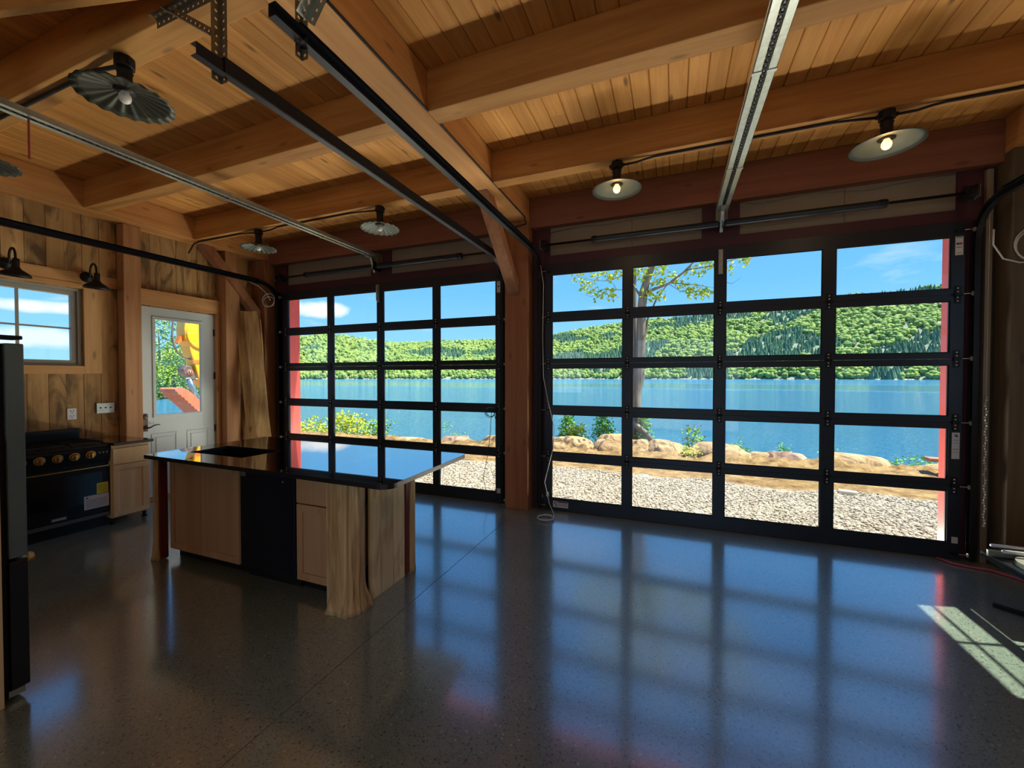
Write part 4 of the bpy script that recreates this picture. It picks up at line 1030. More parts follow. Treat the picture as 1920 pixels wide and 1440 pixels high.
# ================================================================ CORNER, CORDS, SAW
def plank(p0, p1, w, th, face, label, mat='grey_lumber'):
    """board from foot p0 to top p1; w across 'face' direction"""
    a = Vector(p0); b_ = Vector(p1); d = (b_ - a); L_ = d.length; d.normalize(); x = Vector(face); x = (x - d * x.dot(d)).normalized(); y = d.cross(x)
    Mx = Matrix(((x.x, y.x, d.x, a.x), (x.y, y.y, d.y, a.y), (x.z, y.z, d.z, a.z), (0, 0, 0, 1)))
    m = MB(); m.box(-w / 2, -th / 2, 0, w / 2, th / 2, L_, Mx)
    o = m.build('lumber_board', M[mat], bevel=0.002)
    return tag(o, label, 'board', 'boards leaning in the corner')
plank((-5.63, 4.33, 0.012), (-5.99, 4.33, 2.60), 0.185, 0.035, (0.6, 0.8, 0), 'widest, palest rough board leaning in the corner, frontmost of the stack')
plank((-5.80, 4.27, 0.012), (-6.14, 4.27, 2.60), 0.13, 0.03, (0.5, 0.86, 0), 'dark rough board just behind the widest leaning board')
plank((-5.93, 4.33, 0.012), (-6.215, 4.33, 2.62), 0.10, 0.03, (0.4, 0.9, 0), 'narrow grey board leftmost of the leaning stack')
plank((-5.88, 4.50, 0.012), (-6.10, 4.50, 2.50), 0.20, 0.025, (1, 0, 0), 'rough board at the back of the leaning stack, mostly hidden')

def spiral(c, r, turns, nrm, n=26, dr=0.004, dz=0.0):
    nrm = Vector(nrm).normalized(); x = nrm.orthogonal().normalized(); y = nrm.cross(x); out = []
    for i in range(int(turns * n) + 1):
        a = 2 * math.pi * i / n; rr = r + dr * math.sin(i * 0.31) + dr * i / n
        out.append(tuple(Vector(c) + x * rr * math.cos(a) + y * rr * math.sin(a) + nrm * (dz * i / n)))
    return out
m = MB(); m.tube(spiral((-1.31, 4.36, 0.014), 0.085, 2.2, (0, 0, 1), dr=0.005, dz=0.006), 0.006, 7)
m.tube([(-1.215, 4.38, 0.02), (-1.24, 4.48, 0.02), (-1.33, 4.60, 0.10), (-1.40, 4.63, 0.35), (-1.30, 4.635, 0.75), (-1.285, 4.64, 1.0), (-1.36, 4.64, 1.30), (-1.42, 4.64, 1.6), (-1.43, 4.64, 2.1), (-1.42, 4.64, 2.7), (-1.46, 4.64, 2.95)], 0.0045, 7)
tag(m.build('control_wire', M['wire'], smooth=True), 'pale wire hanging beside the right garage door and coiled on the floor', 'wire')
m = MB(); m.tube(spiral((-2.12, 4.655, 1.16), 0.055, 3.2, (0, 1, 0), dr=0.006), 0.0035, 7)
m.tube([(-2.10, 4.65, 1.2), (-2.12, 4.655, 0.9), (-2.16, 4.655, 0.6), (-2.22, 4.655, 0.32), (-2.17, 4.655, 0.12), (-2.07, 4.655, 0.06), (-2.02, 4.655, 0.055)], 0.0035, 7)
m.tube([(-2.08, 4.655, 1.2), (-2.03, 4.652, 1.0), (-1.98, 4.652, 0.86), (-1.93, 4.652, 0.78), (-1.90, 4.655, 0.74)], 0.0035, 7)
tag(m.build('control_wire', M['cable'], smooth=True), 'dark thin wire looped on the right stile of the left garage door', 'wire')
m = MB(); m.tube(spiral((-5.80, 4.50, 2.78), 0.07, 2.3, (0.3, -1, 0.2), dr=0.02), 0.004, 7)
m.tube([(-5.85, 4.2, 3.02), (-5.84, 4.35, 2.98), (-5.80, 4.46, 2.88), (-5.78, 4.50, 2.78)], 0.004, 7)
tag(m.build('control_wire', M['wire'], smooth=True), 'small pale wire loop hanging in the left corner above the leaning lumber', 'wire')
m = MB(); m.tube(spiral((2.72, 4.548, 2.66), 0.13, 2.4, (0, -1, 0), dr=0.008), 0.006, 7)
m.tube([(2.43, 4.52, 2.80), (2.44, 4.54, 2.68), (2.50, 4.54, 2.56), (2.60, 4.545, 2.52), (2.72, 4.548, 2.52)], 0.006, 7)
tag(m.build('control_wire', M['wire'], smooth=True), 'coiled pale wire hung on the right corner post', 'wire')
m = MB()
for k in range(46):
    z = 0.35 + k * 0.024; xx = 2.447 + 0.006 * math.sin(k * 1.3)
    m.lathe([(0.006, -0.002), (0.009, 0.0), (0.006, 0.002), (0.003, 0.0), (0.006, -0.002)], (xx, 4.60, z), (1, 0, 0) if k % 2 else (0, 1, 0), 8)
m.tube([(2.447, 4.60, 0.35), (2.447, 4.60, 3.10)], 0.0012, 5)
tag(m.build('hoist_chain', M['bolt']), 'thin hoist chain hanging at the right side of the right garage door', 'chain')
m = MB(); m.tube([(2.18, 4.66, 0.012), (2.24, 4.57, 0.012), (2.33, 4.535, 0.012), (2.45, 4.52, 0.012), (2.52, 4.44, 0.012), (2.60, 4.35, 0.012), (2.64, 4.20, 0.012), (2.50, 3.9, 0.012), (2.45, 3.6, 0.012)], 0.008, 8)
tag(m.build('air_hose', M['hose'], smooth=True), 'thin pink hose lying on the floor at the right corner', 'hose')

# mitre saw on a low stand at the right edge
t = thing('mitre_saw', (2.35, 3.75, 0), 'silver and black mitre saw on a low stand at the right edge', 'saw')
m = MB(); m.box(2.10, 3.42, 0.30, 2.60, 3.98, 0.34); m.build('base', M['black'], t, bevel=0.006)
m = MB(); m.lathe([(0.0, 0.03), (0.17, 0.03), (0.175, 0.0), (0.0, 0.0)], (2.32, 3.70, 0.341), (0, 0, 1), 32); m.build('turntable', M['steel'], t)
m = MB(); m.box(2.08, 3.86, 0.341, 2.60, 3.88, 0.385); m.box(2.42, 3.45, 0.341, 2.45, 3.83, 0.40); m.build('fence', M['steel'], t, bevel=0.002)
for y in (3.80, 3.91): m = MB(); m.tube([(2.12, y, 0.405), (2.62, y, 0.405)], 0.012, 10); m.build('slide_rail', M['bolt'], t, smooth=True)
m = MB(); m.lathe([(0.0, -0.02), (0.12, -0.02), (0.125, 0.0), (0.12, 0.02), (0.0, 0.02)], (2.44, 3.72, 0.47), (0, 1, 0), 28); m.build('blade_guard', M['black'], t, bevel=0.003)
m = MB(); m.lathe([(0.0, -0.08), (0.05, -0.08), (0.055, 0.06), (0.0, 0.07)], (2.50, 3.64, 0.50), (0, 1, 0), 20); m.build('motor', M['blackm'], t, smooth=True)
m = MB(); m.tube([(2.46, 3.74, 0.52), (2.36, 3.74, 0.57), (2.28, 3.73, 0.55), (2.27, 3.72, 0.50)], 0.016, 10); m.build('handle', M['black'], t, smooth=True)
m = MB(); m.box(2.30, 3.60, 0.0, 2.38, 3.68, 0.299); m.build('column', M['blackm'], t)
for dx, dy in ((-0.24, -0.2), (-0.24, 0.2), (0.26, -0.2), (0.26, 0.2)):
    m = MB(); m.bar((2.34, 3.64, 0.02), (2.34 + dx, 3.64 + dy, 0.012), 0.035, 0.02); m.build('foot', M['blackm'], t)

# ================================================================ OUTSIDE
def ground_z(x, y):
    z = -0.10
    if y > 7.6:
        k = min(1, (y - 7.6) / 1.6); z += -0.03 * k
    n = noise.noise(Vector((x * 0.9, y * 0.9, 0)))
    z += 0.03 * n * min(1, max(0, (y - 7.0)))
    m = math.exp(-((y - 9.3) / 0.45) ** 2); z += m * (0.10 + 0.10 * noise.noise(Vector((x * 1.6, y * 1.6, 3))) + 0.09 * noise.noise(Vector((x * 5, y * 5, 3))) + 0.06 * noise.noise(Vector((x * 13, y * 13, 3))))
    z += 0.02 * noise.noise(Vector((x * 7, y * 7, 8))) * min(1, max(0, (y - 7.4)))
    if x < -3.5: z -= 0.09 * min(1, (-3.5 - x) / 3.0) * max(0, min(1, (y - 7.5) / 1.5))
    if y > 10.2: z -= (y - 10.2) * 0.85
    return z
def ground_mat():
    m, nt, N, L, b = newmat('gravel_and_sand')
    tc = N.new('ShaderNodeTexCoord'); sep = N.new('ShaderNodeSeparateXYZ'); L.new(tc.outputs['Object'], sep.inputs[0])
    nz = N.new('ShaderNodeTexNoise'); nz.inputs['Scale'].default_value = 1.4; nz.inputs['Detail'].default_value = 5; L.new(tc.outputs['Object'], nz.inputs['Vector'])
    def math_(op, a, b_, clamp=False):
        n = N.new('ShaderNodeMath'); n.operation = op; n.use_clamp = clamp
        for i, x in enumerate((a, b_)):
            if isinstance(x, (int, float)): n.inputs[i].default_value = x
            else: L.new(x, n.inputs[i])
        return n.outputs[0]
    edge = math_('ADD', sep.outputs['Y'], math_('MULTIPLY', math_('SUBTRACT', nz.outputs['Fac'], 0.5), 1.0))
    mk = N.new('ShaderNodeMapRange'); mk.inputs['From Min'].default_value = 7.25; mk.inputs['From Max'].default_value = 7.38; L.new(edge, mk.inputs['Value'])
    vo = N.new('ShaderNodeTexVoronoi'); vo.inputs['Scale'].default_value = 30; L.new(tc.outputs['Object'], vo.inputs['Vector'])
    st = N.new('ShaderNodeSeparateColor'); L.new(vo.outputs['Color'], st.inputs[0])
    gr = N.new('ShaderNodeValToRGB'); L.new(st.outputs[0], gr.inputs[0])
    e = gr.color_ramp.elements; e[0].position = 0; e[0].color = rgb((112, 107, 98)); e[1].position = 1; e[1].color = rgb((200, 194, 184)); k = e.new(0.5); k.color = rgb((166, 159, 147))
    vd = N.new('ShaderNodeValToRGB'); L.new(vo.outputs['Distance'], vd.inputs[0]); vd.color_ramp.elements[0].position = 0.45; vd.color_ramp.elements[0].color = (1, 1, 1, 1); vd.color_ramp.elements[1].position = 0.8; vd.color_ramp.elements[1].color = (0.45, 0.42, 0.38, 1)  # shade in the gaps between stones, multiplied into the gravel colour
    gm = N.new('ShaderNodeMix'); gm.data_type = 'RGBA'; gm.blend_type = 'MULTIPLY'; gm.inputs[0].default_value = 1; L.new(gr.outputs[0], gm.inputs[6]); L.new(vd.outputs[0], gm.inputs[7])
    n2 = N.new('ShaderNodeTexNoise'); n2.inputs['Scale'].default_value = 5; n2.inputs['Detail'].default_value = 9; n2.inputs['Roughness'].default_value = 0.7; L.new(tc.outputs['Object'], n2.inputs['Vector'])
    dr = N.new('ShaderNodeValToRGB'); L.new(n2.outputs['Fac'], dr.inputs[0]); e = dr.color_ramp.elements
    e[0].position = 0.35; e[0].color = rgb((96, 74, 50)); e[1].position = 0.62; e[1].color = rgb((160, 137, 98))
    mx = N.new('ShaderNodeMix'); mx.data_type = 'RGBA'; L.new(mk.outputs[0], mx.inputs[0]); L.new(gm.outputs[2], mx.inputs[6]); L.new(dr.outputs[0], mx.inputs[7])
    L.new(mx.outputs[2], b.inputs['Base Color']); b.inputs['Roughness'].default_value = 0.95; b.inputs['Specular IOR Level'].default_value = 0.1
    hs = math_('MULTIPLY', vo.outputs['Distance'], -0.8); hm = N.new('ShaderNodeMix'); hm.data_type = 'FLOAT'
    L.new(mk.outputs[0], hm.inputs[0]); L.new(hs, hm.inputs[2]); L.new(math_('MULTIPLY', n2.outputs['Fac'], 3.0), hm.inputs[3])
    bp = N.new('ShaderNodeBump'); bp.inputs['Strength'].default_value = 0.8; bp.inputs['Distance'].default_value = 0.02
    L.new(hm.outputs[0], bp.inputs['Height']); L.new(bp.outputs[0], b.inputs['Normal'])
    return m
def grid(name, fx, x0, x1, y0, y1, nx, ny, mat):
    vs_ = []; fs = []
    for j in range(ny + 1):
        y = y0 + (y1 - y0) * j / ny
        for i in range(nx + 1):
            x = x0 + (x1 - x0) * i / nx; vs_.append((x, y, fx(x, y)))
    for j in range(ny):
        for i in range(nx):
            a = j * (nx + 1) + i; fs.append((a, a + 1, a + nx + 2, a + nx + 1))
    me = bpy.data.meshes.new(name); me.from_pydata(vs_, [], fs); me.materials.append(mat)
    for p in me.polygons: p.use_smooth = True
    o = bpy.data.objects.new(name, me); COL.objects.link(o); return o
def foliage_mat(name, cols, rough=0.8):
    m, nt, N, L, b = newmat(name); g = N.new('ShaderNodeNewGeometry'); r = N.new('ShaderNodeValToRGB'); L.new(g.outputs['Random Per Island'], r.inputs[0])
    e = r.color_ramp.elements; e[0].position = 0; e[0].color = rgb(cols[0]); e[1].position = 1; e[1].color = rgb(cols[-1])
    for i, c in enumerate(cols[1:-1]): k = e.new((i + 1) / (len(cols) - 1)); k.color = rgb(c)
    L.new(r.outputs[0], b.inputs['Base Color']); b.inputs['Roughness'].default_value = rough; b.inputs['Specular IOR Level'].default_value = 0.15
    return m
def rawmesh(name, v, f, mat, smooth=False):
    me = bpy.data.meshes.new(name); me.from_pydata(v, [], f); me.materials.append(mat)
    if smooth: me.polygons.foreach_set('use_smooth', [True] * len(me.polygons))
    o = bpy.data.objects.new(name, me); COL.objects.link(o); return o
gm_ = ground_mat()
struct(grid('ground', ground_z, -26, 16, 4.97, 14.0, 420, 170, gm_))
b = MB(); b.box(-26, -10, -0.2, XL - 0.21, 4.968, -0.10); b.box(XR + 0.15, -10, -0.2, 16, 4.968, -0.10); b.box(XL - 0.2, -10, -0.2, XR + 0.14, YB - 0.21, -0.10)
struct(b.build('trim_14', gm_))

# loose stones of the gravel, too many to count
M['stones'] = foliage_mat('gravel_stone_tones', [(118, 113, 104), (172, 167, 157), (142, 136, 125), (192, 187, 177), (98, 92, 84)], 0.9)
tmp = bmesh.new(); bmesh.ops.create_icosphere(tmp, subdivisions=1, radius=1.0); ICOV = [v.co.copy() for v in tmp.verts]; ICOF = [tuple(v.index for v in f.verts) for f in tmp.faces]; tmp.free()
rs = random.Random(3); gv, gf = [], []
for n in range(34000):
    x = rs.uniform(-7.2, 4.3); y = rs.uniform(5.05, 7.45)
    if y > 7.30 + 0.5 * (noise.noise(Vector((x * 0.9, 0.5, 0)))): continue
    w = rs.uniform(0.011, 0.022); a = rs.random() * 6.28; ca, sa = math.cos(a), math.sin(a); sx, sy, sz = w * rs.uniform(0.9, 1.4), w, w * rs.uniform(0.55, 0.9)
    z = ground_z(x, y) + sz * 0.45; o = len(gv)
    for c in ICOV:
        k = rs.uniform(0.8, 1.2); px, py, pz = c.x * sx * k, c.y * sy * k, c.z * sz * k
        gv.append((x + px * ca - py * sa, y + px * sa + py * ca, z + pz))
    for f in ICOF: gf.append(tuple(o + i for i in f))
tag(rawmesh('gravel_stones', gv, gf, M['stones']), 'pale crushed gravel spread outside the garage doors', 'gravel', kind='stuff')

def water_mat():
    m, nt, N, L, b = newmat('lake_water')
    tc = N.new('ShaderNodeTexCoord'); mp = N.new('ShaderNodeMapping'); mp.inputs['Scale'].default_value = (0.9, 2.2, 1); L.new(tc.outputs['Object'], mp.inputs['Vector'])
    n1 = N.new('ShaderNodeTexNoise'); n1.inputs['Scale'].default_value = 1.5; n1.inputs['Detail'].default_value = 5; n1.inputs['Roughness'].default_value = 0.65; L.new(mp.outputs[0], n1.inputs['Vector'])
    sep = N.new('ShaderNodeSeparateXYZ'); L.new(tc.outputs['Object'], sep.inputs[0])
    # a calm belt of water far out mirrors the hills
    def mr(a, c, v):
        k = N.new('ShaderNodeMapRange'); k.inputs['From Min'].default_value = a; k.inputs['From Max'].default_value = c; L.new(v, k.inputs['Value']); return k.outputs[0]
    n2 = N.new('ShaderNodeTexNoise'); n2.inputs['Scale'].default_value = 0.02; L.new(tc.outputs['Object'], n2.inputs['Vector'])
    ad = N.new('ShaderNodeMath'); ad.operation = 'MULTIPLY_ADD'; ad.inputs[1].default_value = 60; L.new(n2.outputs['Fac'], ad.inputs[0]); L.new(sep.outputs['Y'], ad.inputs[2])
    a = mr(175, 195, ad.outputs[0]); c = mr(330, 290, ad.outputs[0])
    belt = N.new('ShaderNodeMath'); belt.operation = 'MULTIPLY'; L.new(a, belt.inputs[0]); L.new(c, belt.inputs[1])
    st = N.new('ShaderNodeMapRange'); st.inputs['To Min'].default_value = 1.0; st.inputs['To Max'].default_value = 0.04; L.new(belt.outputs[0], st.inputs['Value'])
    bp = N.new('ShaderNodeBump'); bp.inputs['Distance'].default_value = 0.7; L.new(st.outputs[0], bp.inputs['Strength']); L.new(n1.outputs['Fac'], bp.inputs['Height'])
    L.new(bp.outputs[0], b.inputs['Normal'])
    b.inputs['Base Color'].default_value = (0.05, 0.24, 0.46, 1); b.inputs['Roughness'].default_value = 0.08; b.inputs['IOR'].default_value = 1.33
    return m
WZ = -2.7
b = MB(); R0 = 1300
b.bm.faces.new([b.bm.verts.new((R0 * math.cos(2 * math.pi * k / 64), R0 * math.sin(2 * math.pi * k / 64), WZ)) for k in range(64)])
lake = b.build('lake', water_mat()); tag(lake, 'wide blue rippled lake between the rocky bank and the wooded hills', 'lake', kind='stuff')

# far hills ---------------------------------------------------------------------------
RIDGE = [(-400, 692), (140, 688), (290, 668), (345, 660), (500, 646), (557, 638), (600, 632), (640, 633), (690, 641), (740, 647), (790, 646), (860, 643), (928, 641), (1035, 632),
         (1080, 623), (1168, 609), (1250, 601), (1340, 590), (1450, 572), (1567, 560), (1640, 557), (1720, 546), (1783, 538), (1900, 530), (2600, 520)]
def ridge_tan(th):
    """tangent of the skyline's elevation for azimuth th (radians from +Y towards +X)"""
    c = math.cos(th + R(21.43)); c = max(c, 0.2)
    u = 960 + 761.5 * math.tan(min(max(th + R(21.43), -1.3), 1.2))
    for (a, va), (b_, vb) in zip(RIDGE, RIDGE[1:]):
        if a <= u <= b_: v = va + (vb - va) * (u - a) / (b_ - a); break
    else: v = RIDGE[0][1] if u < RIDGE[0][0] else RIDGE[-1][1]
    return (706.8 - v) / 761.5 * c
RS, RR = 900.0, 1500.0
def hill_z(th, r):
    H = ridge_tan(th) * RR + CAMZ - WZ
    s = (r - RS) / (RR - RS)
    if s <= 0: return WZ - 0.2
    if s <= 1: f = s ** 0.85
    else: f = 1 - (s - 1) * 1.5
    nn = noise.noise(Vector((th * 9, r * 0.006, 1))) * 0.10 * math.sin(math.pi * min(1, s)) + noise.noise(Vector((th * 30, r * 0.02, 5))) * 0.03 * min(1, s * 5)
    return WZ + H * max(-0.2, f + nn)
def polar(th, r, z): return (r * math.sin(th), r * math.cos(th), z)
T0, T1 = R(-84), R(52)
vs_ = []; fs = []; nt_, nr_ = 300, 40
for i in range(nt_ + 1):
    th = T0 + (T1 - T0) * i / nt_
    for j in range(nr_ + 1):
        r = RS - 20 + (RR + 160 - RS) * j / nr_; vs_.append(polar(th, r, hill_z(th, r)))
for i in range(nt_):
    for j in range(nr_):
        a = i * (nr_ + 1) + j; fs.append((a, a + 1, a + nr_ + 2, a + nr_ + 1))
me = bpy.data.meshes.new('far_hills'); me.from_pydata(vs_, [], fs); me.materials.append(plain('hill_rock_and_brush', (112, 128, 112), 0.9, 0, 0.35, 0.03))
for p in me.polygons: p.use_smooth = True
hl = bpy.data.objects.new('far_hills', me); COL.objects.link(hl); struct(hl)

M['decid'] = foliage_mat('deciduous_crowns', [(92, 120, 66), (116, 144, 78), (138, 162, 88), (106, 134, 84), (150, 170, 94)])  # distance haze put into the greens, paler and bluer
M['conif'] = foliage_mat('conifer_crowns', [(66, 104, 88), (82, 120, 98), (96, 132, 106)])  # bluish haze put into the conifer colour as well
tmp = bmesh.new(); bmesh.ops.create_icosphere(tmp, subdivisions=1, radius=1.0); ICOV = [v.co.copy() for v in tmp.verts]; ICOF = [tuple(v.index for v in f.verts) for f in tmp.faces]; tmp.free()
rnd = random.Random(11)
dv, df, cv, cf = [], [], [], []
for n in range(26000):
    th = rnd.uniform(T0, T1); s = rnd.random() ** 1.15 * 1.05; r = RS + s * (RR - RS); z = hill_z(th, r)
    u = 960 + 761.5 * math.tan(min(max(th + R(21.43), -1.3), 1.2))
    cz = noise.noise(Vector((th * 7 + 3, s * 3.0, 2))) + 0.35 * noise.noise(Vector((th * 26, s * 9, 7)))
    thr = 0.34 if u < 1000 else 0.10
    if u > 1000 and s < 0.12: thr = 0.2
    x, y, _ = polar(th, r, 0)
    if cz > thr:
        h = rnd.uniform(10, 17); w = h * rnd.uniform(0.24, 0.36); o = len(cv); k = 6; ph = rnd.random() * 6
        for i in range(k): a = ph + 2 * math.pi * i / k; cv.append((x + w * math.cos(a), y + w * math.sin(a), z - 1))
        cv.append((x, y, z + h))
        for i in range(k): cf.append((o + i, o + (i + 1) % k, o + k))
    else:
        w = rnd.uniform(3.2, 6.0) * (1 + 0.25 * s); hh = w * rnd.uniform(0.9, 1.35); o = len(dv); ph = rnd.random() * 6; ca, sa = math.cos(ph), math.sin(ph)
        for c in ICOV:
            k = rnd.uniform(0.8, 1.15); dv.append((x + (c.x * ca - c.y * sa) * w * k, y + (c.x * sa + c.y * ca) * w * k, z + hh * 0.75 + c.z * hh * k))
        for f in ICOF: df.append(tuple(o + i for i in f))
tag(rawmesh('forest', dv, df, M['decid']), 'bright green leafy forest covering the hills across the lake', 'forest', kind='stuff')
tag(rawmesh('conifer_forest', cv, cf, M['conif']), 'darker bluish conifers on the hillside across the lake', 'forest', kind='stuff')
# pale rocks and cottages at the far waterline
b = MB()
for n in range(150):
    th = rnd.uniform(R(-50), R(30)); x, y, _ = polar(th, RS - 4, 0); b.ico((x, y, WZ + 0.3), rnd.uniform(0.8, 2.0), 1, (2.2, 1, 0.5), 0.3, 1, n)
tag(b.build('shore_rocks', plain('pale_shore_rock', (214, 208, 192), 0.9)), 'pale rocks along the far shoreline of the lake', 'rocks', kind='stuff')

# foliage helper: small folded leaves --------------------------------------------------
def leaves(mb_v, mb_f, c, rad, n, size, rg, sc=(1, 1, 1), droop=0.0):
    for _ in range(n):
        while True:
            d = Vector((rg.uniform(-1, 1), rg.uniform(-1, 1), rg.uniform(-1, 1)))
            if d.length <= 1: break
        p = Vector(c) + Vector((d.x * rad * sc[0], d.y * rad * sc[1], d.z * rad * sc[2]))
        a = Vector((rg.uniform(-1, 1), rg.uniform(-1, 1), rg.uniform(-0.6, 0.6) - droop)).normalized(); w = a.orthogonal().normalized()
        w = (w * math.cos(1) + a.cross(w) * rg.uniform(-1, 1)).normalized(); s = size * rg.uniform(0.6, 1.3); o = len(mb_v); up = a.cross(w) * s * 0.12
        mb_v += [tuple(p), tuple(p + a * s * 0.5 + w * s * 0.28 + up), tuple(p + a * s), tuple(p + a * s * 0.5 - w * s * 0.28 + up)]
        mb_f += [(o, o + 1, o + 2, o + 3)]
M['leaf_y'] = foliage_mat('spring_leaves', [(170, 192, 50), (206, 214, 70), (140, 178, 70)])
M['leaf_g'] = foliage_mat('shrub_leaves', [(96, 146, 46), (140, 178, 56), (120, 164, 70)])
M['leaf_s'] = foliage_mat('sapling_leaves', [(96, 164, 74), (136, 196, 88), (112, 180, 98)])
M['bark'] = wood('grey_bark', (96, 90, 80), (156, 148, 132), 'z', 0.8, 0.2, blotch=0.3, blotch_col=(70, 64, 54), var=0.05, bump=0.9)
# the tree at the bank
t = thing('shore_tree', (-0.79, 10.6, -0.3), 'slender grey tree with sparse yellow-green leaves on the bank outside the right garage door', 'tree')
m = MB(); m.tube([(-0.74, 10.6, -0.5), (-0.80, 10.6, 0.29), (-0.84, 10.6, 1.09), (-0.81, 10.6, 1.40), (-0.74, 10.6, 1.64), (-0.745, 10.6, 1.83), (-0.72, 10.6, 2.1), (-0.71, 10.6, 2.7), (-0.70, 10.6, 3.3), (-0.66, 10.6, 3.67), (-0.59, 10.6, 3.97), (-0.47, 10.6, 4.3), (-0.3, 10.6, 5.0), (-0.2, 10.6, 6.2)],
                [0.20, 0.15, 0.14, 0.15, 0.14, 0.12, 0.12, 0.115, 0.105, 0.11, 0.085, 0.08, 0.06, 0.03], 12); m.build('trunk', M['bark'], t, smooth=True)
m = MB(); m.tube([(-0.86, 10.8, -0.5), (-0.87, 10.8, 1.0), (-0.86, 10.8, 1.77), (-0.86, 10.8, 2.42), (-0.89, 10.8, 3.05), (-0.895, 10.8, 3.67), (-0.90, 10.8, 4.4), (-1.0, 10.8, 5.6)], [0.11, 0.1, 0.09, 0.085, 0.07, 0.06, 0.05, 0.03], 10); m.build('trunk', M['bark'], t, smooth=True)
BR = [([(-0.66, 10.6, 3.60), (-0.577, 10.5, 3.674), (-0.08, 10.4, 3.824), (0.241, 10.4, 4.055), (0.449, 10.4, 4.262), (0.7, 10.4, 4.7)], 0.045),
      ([(-0.70, 10.65, 2.45), (-0.617, 10.7, 2.623), (-0.561, 10.7, 3.047), (-0.362, 10.7, 3.52), (-0.138, 10.7, 3.833), (0.112, 10.7, 3.99)], 0.035),
      ([(-0.69, 10.6, 3.55), (-0.776, 10.6, 3.682), (-0.909, 10.6, 3.906), (-1.117, 10.6, 4.168), (-1.298, 10.6, 4.339), (-1.5, 10.6, 4.6)], 0.035),
      ([(-0.90, 10.6, 3.88), (-1.161, 10.6, 3.803), (-1.664, 10.6, 3.843), (-1.945, 10.6, 3.675), (-2.105, 10.6, 3.75)], 0.014),
      ([(-0.026, 10.4, 3.834), (0.505, 10.4, 3.747), (0.89, 10.4, 3.645)], 0.014),
      ([(0.293, 10.4, 4.107), (0.886, 10.4, 4.148), (1.379, 10.4, 4.277), (1.8, 10.4, 4.4)], 0.018),
      ([(0.9, 10.4, 3.82), (1.262, 10.4, 3.712), (1.455, 10.4, 3.832)], 0.008),
      ([(-1.12, 10.6, 4.17), (-1.5, 10.6, 4.05), (-1.9, 10.6, 4.10), (-2.3, 10.6, 4.25)], 0.010),
      ([(-0.08, 10.4, 3.82), (0.2, 10.45, 3.62), (0.35, 10.45, 3.66), (0.68, 10.45, 3.56)], 0.009),
      ([(-0.6, 10.6, 3.9), (-0.5, 10.5, 3.75), (-0.4, 10.5, 3.95), (-0.3, 10.5, 4.25)], 0.010),
      ([(-1.3, 10.6, 3.80), (-1.4, 10.6, 3.98), (-1.6, 10.6, 4.15), (-1.75, 10.6, 4.35)], 0.008)]
for pts, r in BR:
    m = MB(); m.tube(pts, [r * (1 - 0.75 * i / (len(pts) - 1)) for i in range(len(pts))], 7); m.build('branch', M['bark'], t, smooth=True)
LV = [(-2.278, 4.219), (-1.959, 3.94), (-1.586, 3.693), (-1.404, 3.71), (-1.835, 4.21), (-0.614, 4.218), (-0.642, 4.072), (-0.276, 4.245), (-0.302, 3.923), (-0.272, 3.596), (-0.054, 4.019),
      (0.352, 3.694), (0.432, 3.573), (0.668, 3.569), (0.508, 4.111), (0.74, 4.259), (0.868, 4.288), (1.221, 4.126), (1.514, 4.262), (-1.256, 4.249), (-1.466, 4.177), (-0.525, 3.585), (-2.1, 4.0), (-1.75, 3.72), (-0.9, 4.25), (0.2, 3.9), (0.62, 3.62)]
lv, lf = [], []; rg = random.Random(5)
for (x, z) in LV: leaves(lv, lf, (x, 10.5, z), 0.17, 26, 0.12, rg, droop=0.3)
for k in range(60): leaves(lv, lf, (rg.uniform(-2.2, 1.8), 10.5 + rg.uniform(-.5, .5), rg.uniform(4.6, 6.2)), 0.2, 14, 0.10, rg, droop=0.3)
o = rawmesh('foliage', [tuple(Vector(p) - Vector((-0.79, 10.6, -0.3))) for p in lv], lf, M['leaf_y']); o.parent = t
m = MB(); m.tube([(-0.86, 10.3, 0.50), (-0.75, 10.22, 0.40), (-0.6, 10.2, 0.28), (-0.38, 10.15, 0.05)], [0.05, 0.07, 0.07, 0.06], 10)
tag(m.build('fallen_branch', M['bark'], smooth=True), 'broken grey branch slanting over the boulders at the foot of the tree', 'branch')

def shrub(x, y, z, w, h, label, mat, n=160, size=0.08, pointed=False, group='shrubs on the bank'):
    t = thing('shrub', (x, y, z), label, 'shrub', group); rg = random.Random(int(x * 97 + y * 31))
    v, f = [], []
    for k in range(n // 8):
        zz = rg.random(); ww = w * ((1 - zz) ** 0.6 if pointed else math.sqrt(max(0.1, 1 - (zz - 0.35) ** 2 * 1.6)))
        a = rg.random() * 6.28; q = ww * math.sqrt(rg.random())
        leaves(v, f, (q * math.cos(a), q * math.sin(a) * 0.6, 0.05 + zz * h), size * 1.6, 8, size, rg)
    o = rawmesh('foliage', v, f, M[mat]); o.parent = t
    m = MB(); 
    for k in range(5):
        a = rg.random() * 6.28; m.tube([(x, y, z - 0.15), (x + 0.3 * w * math.cos(a), y, z + h * 0.4), (x + 0.5 * w * math.cos(a), y + 0.1, z + h * 0.8)], [0.010, 0.007, 0.003], 5)
    m.build('stem', M['bark'], t)
shrub(-2.50, 10.35, -0.1, 0.30, 0.60, 'pointed green sapling leftmost in the right garage door', 'leaf_s', 620, 0.075, True)
shrub(-2.25, 10.25, -0.12, 0.30, 0.42, 'yellow-green bush beside the leftmost sapling', 'leaf_y', 520, 0.075)
shrub(-1.60, 10.35, -0.15, 0.36, 0.78, 'tallest pointed sapling behind the second boulder', 'leaf_s', 950, 0.075, True)
shrub(-0.62, 10.50, 0.0, 0.24, 0.62, 'slim sapling right behind the tree trunk', 'leaf_s', 420, 0.075, True)
